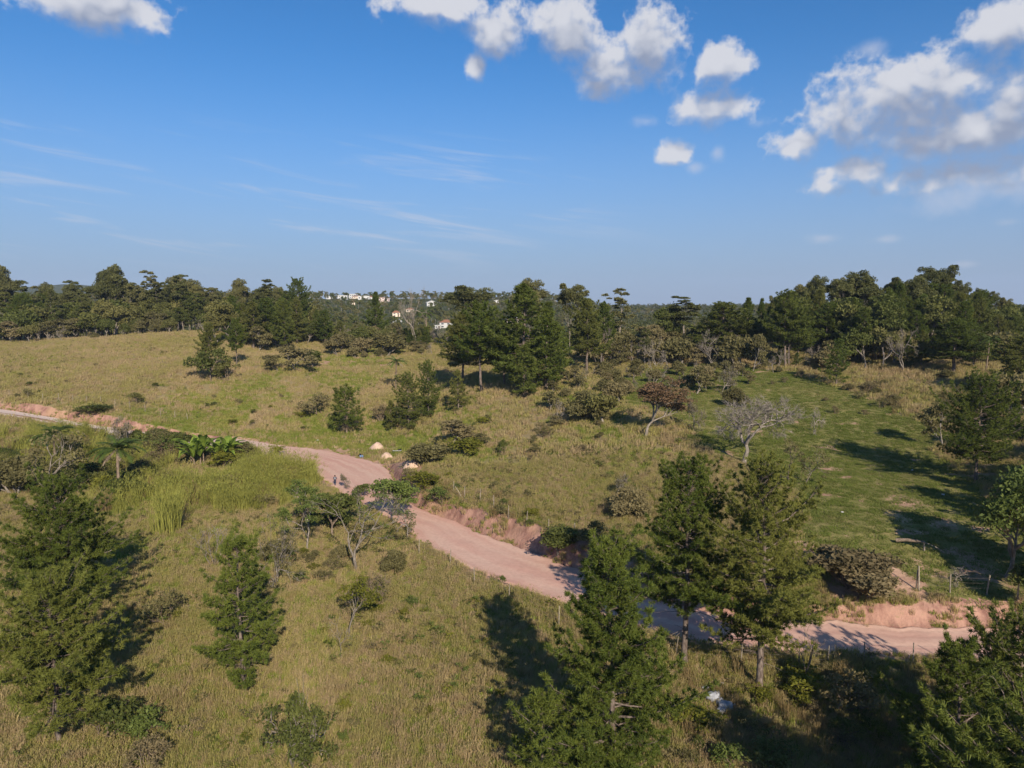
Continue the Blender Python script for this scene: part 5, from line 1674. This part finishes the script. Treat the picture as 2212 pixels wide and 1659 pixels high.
for a in [(741, 647, 20, 9, 'plaster_white', 'roof_white', 'flat', 'white flat-roofed house at the left of the hilltop cluster', .1, 2),
          (762, 645, 18, 10, 'plaster_white', 'roof_white', 'flat', 'white two-storey flat-roofed house in the middle of the hilltop cluster', -.1, 2),
          (786, 647, 24, 8, 'plaster_white', 'roof_white', 'flat', 'long low white house at the right of the hilltop cluster', .15, 1),
          (712, 636, 13, 7, 'plaster_white', 'roof_white', 'flat', 'small white house on the skyline left of the hilltop cluster', .2, 1),
          (772, 638, 22, 7, 'plaster_cream', 'roof_brown', 'hip', 'cream house on the skyline behind the hilltop cluster', 0, 1),
          (800, 637, 18, 7, 'plaster_white', 'roof_tile', 'hip', 'red-roofed house on the skyline at the right of the hilltop', .1, 1),
          (830, 652, 20, 10, 'plaster_pink', 'roof_brown', 'flat', 'pinkish box-shaped house right of the pointed bright pine', -.15, 2),
          (761, 659, 11, 9, 'plaster_cream', 'roof_brown', 'hip', 'small cream house with brown roof below the hilltop cluster', .3, 1),
          (932, 661, 22, 12, 'plaster_white', 'roof_white', 'gable', 'white gabled house with steep white roof above the far palm', .25, 2),
          (886, 674, 15, 9, 'plaster_cream', 'roof_tile', 'hip', 'cream house with orange tiled roof behind the tall leafless tree', -.2, 1),
          (856, 684, 16, 13, 'plaster_cream', 'roof_tile', 'hip', 'cream two-storey house right of the pointed bright pine', .2, 2),
          (858, 696, 20, 8, 'plaster_white', 'roof_grey', 'hip', 'white house with grey roof below the cream two-storey one', 0, 1),
          (965, 708, 26, 18, 'plaster_white', 'roof_tile', 'hip', 'white two-storey house with red tiled roof left of the central pines', -.2, 2),
          (946, 710, 12, 8, 'plaster_white', 'roof_white', 'flat', 'white annex left of the two-storey house with red tiled roof', 0, 1),
          (1043, 676, 14, 8, 'plaster_white', 'roof_tile', 'hip', 'house with red tiled roof glimpsed left of the tallest pine', .2, 1),
          (1106, 705, 26, 20, 'plaster_pink', 'roof_white', 'flat', 'pale multi-storey block glimpsed beside the tallest pine', .1, 3),
          (1088, 719, 26, 12, 'plaster_white', 'roof_grey', 'hip', 'white house with grey roof close behind the central pines', .3, 1),
          (1072, 654, 12, 6, 'plaster_white', 'roof_white', 'flat', 'tiny white house on the skyline left of the tallest eucalyptus', 0, 1),
          (555, 628, 14, 9, 'plaster_white', 'roof_white', 'flat', 'white house glimpsed through the left skyline wood', 0, 1)]:
    house(*a[:8], rz=a[8], floors=a[9])

# ------------------------------------------------------------------ far woodland: reads as one mass
def blob_mesh(name, seed, H, r_, n, size, mat_):
    rng = np.random.default_rng(seed)
    g_ = Geo()
    tube(g_, np.array([[0, 0, -1], [0.2, 0, H * .5], [0.1, .2, H * .8]]), [.25, .18, .08], 5, 1)
    C_ = []
    for k in range(9):
        c_ = np.array([rng.normal() * r_ * .45, rng.normal() * r_ * .45, H * rng.uniform(.45, .85)])
        C_.append(clump_pts(rng, c_, r_ * rng.uniform(.4, .65), n // 9, .75, .5))
    leaves(g_, np.concatenate(C_), rng, size, .6, .5, 0)
    return g_.mesh(name, [MT[mat_], MT['bark_grey']])


FB = [blob_mesh('far_tree', 401, 9, 3.6, 420, .55, 'broad'), blob_mesh('far_tree', 402, 12, 4.0, 460, .6, 'broad'), blob_mesh('far_tree', 403, 14, 3.2, 420, .6, 'euc'), blob_mesh('far_tree', 404, 7, 3.2, 380, .5, 'olive')]
n = 9000
Y = 370 + (2300 - 370) * gg.random(n) ** 1.7
x = gg.uniform(-.80, .80, n) * Y
keep = np.ones(n, bool)
for hx, hy, W in HOUSES:
    t = Y / hy
    keep &= ~((np.abs(x - hx * t) < W * .75 * t + 4) & (Y > hy - 60) & (Y < hy + 12))
    keep &= ~((np.abs(x - hx * t) < W * .5 * t) & (Y > hy - 100) & (Y < hy) & (gg.random(n) < .6))
x, Y = x[keep], Y[keep]
sc_ = gg.uniform(.55, 1.0, len(x)) * np.interp(Y, [370, 600, 1500], [.75, .9, 1.1])
scatter('far_woodland', np.stack([x, Y, ground_z(x, Y) - .2], -1), gg.uniform(0, 6.28, len(x)), sc_, gg.integers(0, 4, len(x)), FB, 'hazy far-off woodland beyond the ridge')['category'] = 'woodland'

# ------------------------------------------------------------------ fences: posts and wires
rng = np.random.default_rng(61)


def fence(posts, label, h=1.9, r_=.055, lean_last=False):
    pts = [ground_at(*q) for q in posts]
    e = empty('wire_fence', tuple(pts[0]), 0, label, 'fence')
    o0 = pts[0]
    tops = []
    for k, p_ in enumerate(pts):
        g1 = Geo()
        hh = h * rng.uniform(.9, 1.08)
        ln_ = rng.normal(size=2) * .05 * hh
        tube(g1, np.array([[0, 0, -.4], [ln_[0] * .5, ln_[1] * .5, hh * .5], [ln_[0], ln_[1], hh]]), [r_ * 1.15, r_, r_ * .9], 7)
        o = new_obj('post', g1.mesh('fence_post', MT['post'], True), e)
        o.location = tuple(p_ - o0)
        tops.append((p_ - o0, ln_, hh))
    for q in (.35, .6, .85):
        g1 = Geo()
        line = []
        for k in range(len(tops)):
            a, l0, h0 = tops[k]
            line.append(a + np.array([l0[0] * q, l0[1] * q - r_, h0 * q]))
            if k < len(tops) - 1:
                b_, l1, h1 = tops[k + 1]
                line.append((line[-1] + b_ + np.array([l1[0] * q, l1[1] * q - r_, h1 * q])) / 2 - [0, 0, .05])
        tube(g1, np.array(line), .006, 4)
        new_obj('wire', g1.mesh('fence_wire', MT['wire'], True), e)


MT['wire'] = plain('rusty_wire', (0.20, 0.17, 0.15), 0.5, 0.2, 4.0)
fence([(980, 1066), (1003, 1079), (1037, 1087), (1067, 1101), (1099, 1122), (1137, 1135), (1185, 1150), (1240, 1165), (1300, 1188), (1393, 1216), (1470, 1240)], 'post and wire fence along the top of the pink cut bank')
fence([(1838, 1256), (1909, 1265), (1979, 1274), (2052, 1280), (2130, 1286), (2197, 1298), (2270, 1306)], 'fence of pale posts between the green pasture and the right end of the road', 2.0, .07)
fence([(20, 857), (61, 861), (93, 864), (126, 867), (158, 870), (188, 871), (218, 872), (248, 880), (281, 884), (314, 891), (347, 899), (378, 903), (406, 909)], 'fence of thin posts above the left road cut', 1.75, .06)
fence([(905, 1200), (972, 1221), (1025, 1263), (1099, 1299), (1207, 1352), (1330, 1388), (1460, 1418), (1600, 1436), (1725, 1440), (1787, 1438), (1867, 1432), (1972, 1434), (2070, 1437), (2170, 1442)], 'roadside fence along the lower edge of the road', 1.9, .05)
# slanting brace pole and the doubled post of the pasture fence
for px, py, dx, hh, rr_, lb, tl in ((1000, 1077, -.62, 2.1, .05, 'slanting brace pole against the fence on the cut bank', .55), (1985, 1277, .05, 2.5, .08, 'thick doubled post of the pasture fence', .04), (1292, 1192, -.6, 2.0, .05, 'fallen leaning pole in the shade above the cut bank', .7)):
    p_ = ground_at(px, py); g1 = Geo()
    tube(g1, np.array([[0, 0, -.3], [math.sin(-tl) * hh * .5, .05, hh * .5 * math.cos(tl)], [math.sin(-tl) * hh, .1, hh * math.cos(tl)]]), [rr_, rr_ * .95, rr_ * .85], 7)
    o = new_obj('wooden_pole', g1.mesh('wooden_pole', MT['post'], True), label=lb, category='pole')
    o.location = tuple(p_)

# ------------------------------------------------------------------ dirt heaps
def mound(px, py, wpx, hpx, seed, label, mat_='dirt_pile', name='dirt_heap'):
    p_ = ground_at(px, py)
    W = wpx / FPX * p_[1] / 2; Hh = hpx / FPX * p_[1]
    n_, m_ = 40, 18
    a = np.linspace(0, 6.283, n_, endpoint=False)
    t = np.linspace(0, 1, m_)
    A, Tt = np.meshgrid(a, t)
    rad = W * Tt * (1 + .25 * (fbm(np.cos(A) * 1.4 + seed, np.sin(A) * 1.4 + seed, 3) - .5))
    X, Yy = rad * np.cos(A), rad * np.sin(A) * .9
    Z = Hh * (np.clip(1 - Tt ** 2.0, 0, 1) ** 1.25) * .9 * (1 + .35 * (fbm(X * 1.1 + seed, Yy * 1.1, 4) - .5)) + .10 * (fbm(X * 4 + seed, Yy * 4, 3) - .5)
    Z[-1] = -.35
    g1 = Geo()
    i = np.arange(m_ - 1)[:, None] * n_; j = np.arange(n_)[None]; k = (j + 1) % n_
    g1.add(np.stack([X, Yy, Z], -1).reshape(-1, 3), np.stack([i + j, i + n_ + j, i + n_ + k, i + k], -1).reshape(-1, 4))
    o = new_obj(name, g1.mesh(name, MT[mat_], True), label=label, category='dirt heap')
    o.location = (p_[0], p_[1] + W * .6, ground_z(p_[0], p_[1] + W * .6)[0])


mound(813, 972, 35, 15, 1, 'pale dirt heap farthest from the road, in the green strip')
mound(834, 992, 32, 14, 2, 'low dirt heap between the farthest and the largest ones')
mound(889, 1012, 42, 22, 3, 'largest dirt heap at the road corner beside the bushes')
mound(822, 1094, 22, 14, 5, 'small pink dirt heap on the road behind the sparse-leaved tree')

# ------------------------------------------------------------------ litter, sacks, log
MT['sack'] = plain('white_woven_sack', (0.36, 0.37, 0.40), 0.7, 0.3, 2.0)
MT['blue'] = plain('light_blue_plastic', (0.16, 0.27, 0.48), 0.4, 0.1, 2.0)
MT['black'] = plain('black_plastic', (0.02, 0.02, 0.025), 0.4, 0.2, 2.0)
MT['white_board'] = plain('white_board', (0.50, 0.48, 0.46), 0.6, 0.1, 1.5)


def lump(g_, c_, sx, sy, sz, seed, m_=0, amp=.35):
    n1_, n2_ = 18, 10
    a = np.linspace(0, 6.283, n1_, endpoint=False); b_ = np.linspace(-1.5, 1.5, n2_)
    A, Bt = np.meshgrid(a, b_)
    d = np.stack([np.cos(A) * np.cos(Bt), np.sin(A) * np.cos(Bt), np.sin(Bt)], -1)
    k = 1 + amp * (fbm(d[..., 0] * 1.7 + seed, d[..., 1] * 1.7 + d[..., 2] * 1.3 + seed, 3) - .5) * 2
    sq = np.sign(d) * np.abs(d) ** .75
    v = np.asarray(c_) + sq * k[..., None] * np.array([sx, sy, sz])
    i = np.arange(n2_ - 1)[:, None] * n1_; j = np.arange(n1_)[None]; kk = (j + 1) % n1_
    g_.add(v.reshape(-1, 3), np.stack([i + j, i + kk, i + n1_ + kk, i + n1_ + j], -1).reshape(-1, 4), m_)


for k, (px, py, s, lb, rz_s) in enumerate([(1541, 1512, .75, 'upper left white sack dumped in the shaded gully', .3), (1555, 1520, .5, 'small white sack between the larger dumped ones', 1.0), (1568, 1530, .7, 'lower right white sack with loose folds in the shaded gully', -.4), (1558, 1540, .5, 'lowest white sack of the dumped heap', .8),
                                           (1523, 1490, .35, 'small grey sack lying above the dumped heap of sacks', .2)]):
    p_ = ground_at(px, py); g1, g2 = Geo(), Geo()
    lump(g1, (0, 0, .42 * s), .78 * s, .55 * s, .5 * s, 3.1 * k + 1)
    tube(g2, np.array([[.6 * s, 0, .55 * s], [.78 * s, .02, .62 * s], [.95 * s, .05, .60 * s]]), [.10 * s, .05 * s, .16 * s], 8)
    e = empty('sack', tuple(p_), rz_s, lb, 'sack')
    new_obj('bag', g1.mesh('sack_bag', MT['sack'], True), e); new_obj('tied_neck', g2.mesh('sack_neck', MT['sack'], True), e)
p_ = ground_at(780, 988); e = empty('rubbish_bag', tuple(p_), .3, 'blue and black rubbish bag at the far edge of the road', 'bag')
g1, g2 = Geo(), Geo()
lump(g1, (.05, -.1, .22), .45, .3, .26, 2.0); lump(g2, (-.1, .15, .42), .42, .3, .28, 5.0)
new_obj('blue_bag', g1.mesh('blue_bag', MT['blue'], True), e); new_obj('black_bag', g2.mesh('black_bag', MT['black'], True), e)
p_ = ground_at(858, 977); e = empty('discarded_board', tuple(p_), .1, 'white discarded board lying in the green strip by the heaps', 'board')
g1, g2 = Geo(), Geo(); box(g1, -.85, .85, -.3, .3, .32, .38); box(g2, .2, .8, -.1, .35, .39, .62)
new_obj('panel', g1.mesh('board_panel', MT['white_board']), e); new_obj('dark_scrap', g2.mesh('board_scrap', MT['black']), e)
for k, (px, py, s, lb) in enumerate([(686, 953, .45, 'white scrap of litter on the green strip above the road'), (606, 1076, .5, 'white scrap of litter beside the cane grass'), (1970, 1018, .3, 'white scrap of litter in the middle of the green pasture'), (2037, 1071, .35, 'white scrap of litter in the pasture shadow'),
                                     (1819, 1109, .25, 'white scrap of litter at the lower left of the pasture'), (795, 962, .4, 'pale stone lying left of the farthest dirt heap'), (724, 968, .4, 'pale lump of earth at the upper road edge'), (1560, 1480, .2, 'white scraps of litter above the dumped sacks'),
                                     (1155, 1525 , .3, 'reddish stone in the foreground grass')]):
    p_ = ground_at(px, py); g1 = Geo()
    lump(g1, (0, 0, .18), s * .6, s * .42, s * .27, k * 2.7, amp=.6)
    nm = 'stone' if 'stone' in lb or 'earth' in lb else 'litter'
    o = new_obj(nm, g1.mesh(nm, MT['dirt_pile' if nm == 'stone' else 'white_board'], True), label=lb, category=nm)
    o.location = tuple(p_)
# fallen log on a forked prop
p_ = ground_at(1996, 1190); e = empty('fallen_log', tuple(p_), 0, 'fallen dark log propped on a stump in the pasture', 'log')
g1, g2, g3 = Geo(), Geo(), Geo()
tube(g1, np.array([[-2.4, 1.4, .75], [-1.5, .9, .95], [-.6, .4, .98], [.1, .05, .95]]), [.23, .19, .16, .13], 9)
tube(g2, np.array([[0, 0, -.3], [.02, .05, .4], [.0, .08, .9]]), [.12, .10, .09], 7)
tube(g3, np.array([[0, .05, .95], [.6, -.2, .75], [1.3, -.5, .45], [1.7, -.7, .05]]), [.06, .05, .035, .02], 5)
new_obj('log', g1.mesh('log_trunk', MT['bark_brown'], True), e); new_obj('prop', g2.mesh('log_prop', MT['bark_grey'], True), e); new_obj('thin_limb', g3.mesh('log_limb', MT['bark_pale'], True), e)

# ------------------------------------------------------------------ person walking away along the road
MT['shirt'] = plain('dark_blue_jacket', (0.035, 0.045, 0.085), 0.85, 0.2, 6)
MT['jeans'] = plain('dark_jeans', (0.03, 0.04, 0.07), 0.9, 0.2, 6)
MT['skin'] = plain('skin', (0.28, 0.15, 0.10), 0.6, 0.08, 6)
MT['hair'] = plain('dark_hair', (0.015, 0.012, 0.01), 0.6, 0.2, 20)
MT['pack'] = plain('grey_backpack', (0.22, 0.23, 0.24), 0.8, 0.15, 8)
J = {'pel': (0, 0, .96, .15), 'waist': (0, .01, 1.10, .135), 'chest': (0, .03, 1.30, .165), 'neck': (0, .02, 1.47, .062), 'head0': (0, .04, 1.55, .085), 'head1': (0, .05, 1.65, .10), 'head2': (0, .045, 1.725, .06),
     'lh': (-.10, 0, .90, .105), 'lk': (-.11, .10, .50, .068), 'la': (-.11, -.06, .10, .05), 'lt': (-.11, .10, .04, .042),
     'rh': (.10, 0, .90, .105), 'rk': (.11, .03, .49, .068), 'ra': (.11, -.22, .14, .05), 'rt': (.11, -.08, .04, .042),
     'ls': (-.20, .02, 1.40, .07), 'le': (-.27, .02, 1.14, .052), 'lw': (-.24, .22, 1.02, .036), 'lp': (-.23, .29, 1.02, .034),
     'rs': (.20, .02, 1.40, .07), 're': (.27, .0, 1.14, .052), 'rw': (.24, .20, 1.02, .036), 'rp': (.23, .27, 1.02, .034)}
names = list(J)
edges = [('pel', 'waist'), ('waist', 'chest'), ('chest', 'neck'), ('neck', 'head0'), ('head0', 'head1'), ('head1', 'head2'), ('pel', 'lh'), ('lh', 'lk'), ('lk', 'la'), ('la', 'lt'), ('pel', 'rh'), ('rh', 'rk'), ('rk', 'ra'), ('ra', 'rt'),
         ('chest', 'ls'), ('ls', 'le'), ('le', 'lw'), ('lw', 'lp'), ('chest', 'rs'), ('rs', 're'), ('re', 'rw'), ('rw', 'rp')]
for sg, h_ in ((-1, 'l'), (1, 'r')):
    px_, py_, pz_, _ = J[h_ + 'p']
    for k in range(5):
        n1_ = '%sf%d' % (h_, k)
        off = (k - 1.5) * .02 if k < 4 else 0
        if k < 4:
            J[n1_ + 'a'] = (px_, py_ + .05, pz_ + off, .009); J[n1_ + 'b'] = (px_ - sg * .02, py_ + .085 - abs(off) * .3, pz_ + off - .01, .008)
        else:
            J[n1_ + 'a'] = (px_ - sg * .03, py_ + .0, pz_ + .035, .010); J[n1_ + 'b'] = (px_ - sg * .045, py_ + .035, pz_ + .045, .009)
        edges += [(h_ + 'p', n1_ + 'a'), (n1_ + 'a', n1_ + 'b')]
names = list(J)
me_ = bpy.data.meshes.new('person_body')
me_.from_pydata([J[k][:3] for k in names], [(names.index(a), names.index(b_)) for a, b_ in edges], [])
p_ = ground_at(724, 1051)
e = empty('person', (p_[0], p_[1], 0.06), .15, 'person in dark clothes with a grey backpack walking away along the road', 'person')
o = new_obj('body', me_, e)
sk = o.modifiers.new('skin', 'SKIN')
for k, nme in enumerate(names):
    me_.skin_vertices[0].data[k].radius = (J[nme][3], J[nme][3])
    me_.skin_vertices[0].data[k].use_root = (nme == 'pel')
o.modifiers.new('subd', 'SUBSURF').levels = 1
m, nt, b, out = material('person_clothes_and_skin')
zz = N(nt, 'ShaderNodeSeparateXYZ')
nt.links.new(N(nt, 'ShaderNodeTexCoord').outputs['Object'], zz.inputs[0])
gt_ = lambda v: M(nt, 'GREATER_THAN', zz.outputs[2], v)
c = mixc(nt, gt_(.94), (0.03, 0.04, 0.07), (0.035, 0.045, 0.085))
c = mixc(nt, gt_(1.49), c, (0.28, 0.15, 0.10))
c = mixc(nt, M(nt, 'LESS_THAN', zz.outputs[2], .09), c, (0.02, 0.02, 0.02))
c = mixc(nt, M(nt, 'MULTIPLY', M(nt, 'GREATER_THAN', zz.outputs[1], .20), gt_(.9)), c, (0.28, 0.15, 0.10))
nt.links.new(c, b.inputs['Base Color'])
me_.materials.append(m)
g1 = Geo(); lump(g1, (0, .035, 1.665), .108, .118, .10, 1.0, amp=.08); new_obj('hair', g1.mesh('person_hair', MT['hair'], True), e)
g1 = Geo()
for sg in (-1, 1):
    lump(g1, (sg * .036, .155, 1.645), .012, .008, .008, 1, amp=0); lump(g1, (sg * .105, .05, 1.63), .012, .02, .03, 1, amp=0)
lump(g1, (0, .165, 1.615), .014, .02, .022, 2, amp=0); lump(g1, (0, .145, 1.575), .03, .012, .007, 3, amp=0)
new_obj('face', g1.mesh('person_face', MT['skin'], True), e)
g1 = Geo(); lump(g1, (0, -.20, 1.26), .15, .10, .21, 2.0, amp=.12); o = new_obj('backpack', g1.mesh('backpack_bag', MT['pack'], True), e)
for sg in (-1, 1):
    g1 = Geo(); tube(g1, np.array([[sg * .10, -.14, 1.12], [sg * .14, .05, 1.15], [sg * .13, .17, 1.30], [sg * .12, .05, 1.46], [sg * .10, -.12, 1.44]]), .018, 5)
    new_obj('strap', g1.mesh('backpack_strap', MT['black'], True), o)

# ------------------------------------------------------------------ haze: the air between here and the far hills
g1 = Geo(); box(g1, -5400, 5400, -300, 5400, -14, 215)
hm = bpy.data.materials.new('thin_blue_haze'); hm.use_nodes = True
nt = hm.node_tree; nt.nodes.clear()
out = N(nt, 'ShaderNodeOutputMaterial'); pv = N(nt, 'ShaderNodeVolumePrincipled')
pv.inputs['Color'].default_value = (0.62, 0.76, 1.0, 1); pv.inputs['Density'].default_value = 0.00008
pv.inputs['Anisotropy'].default_value = 0.0
nt.links.new(pv.outputs[0], out.inputs['Volume'])
new_obj('haze', g1.mesh('haze', hm), kind='stuff', label='thin blue haze over the far hills', category='haze')
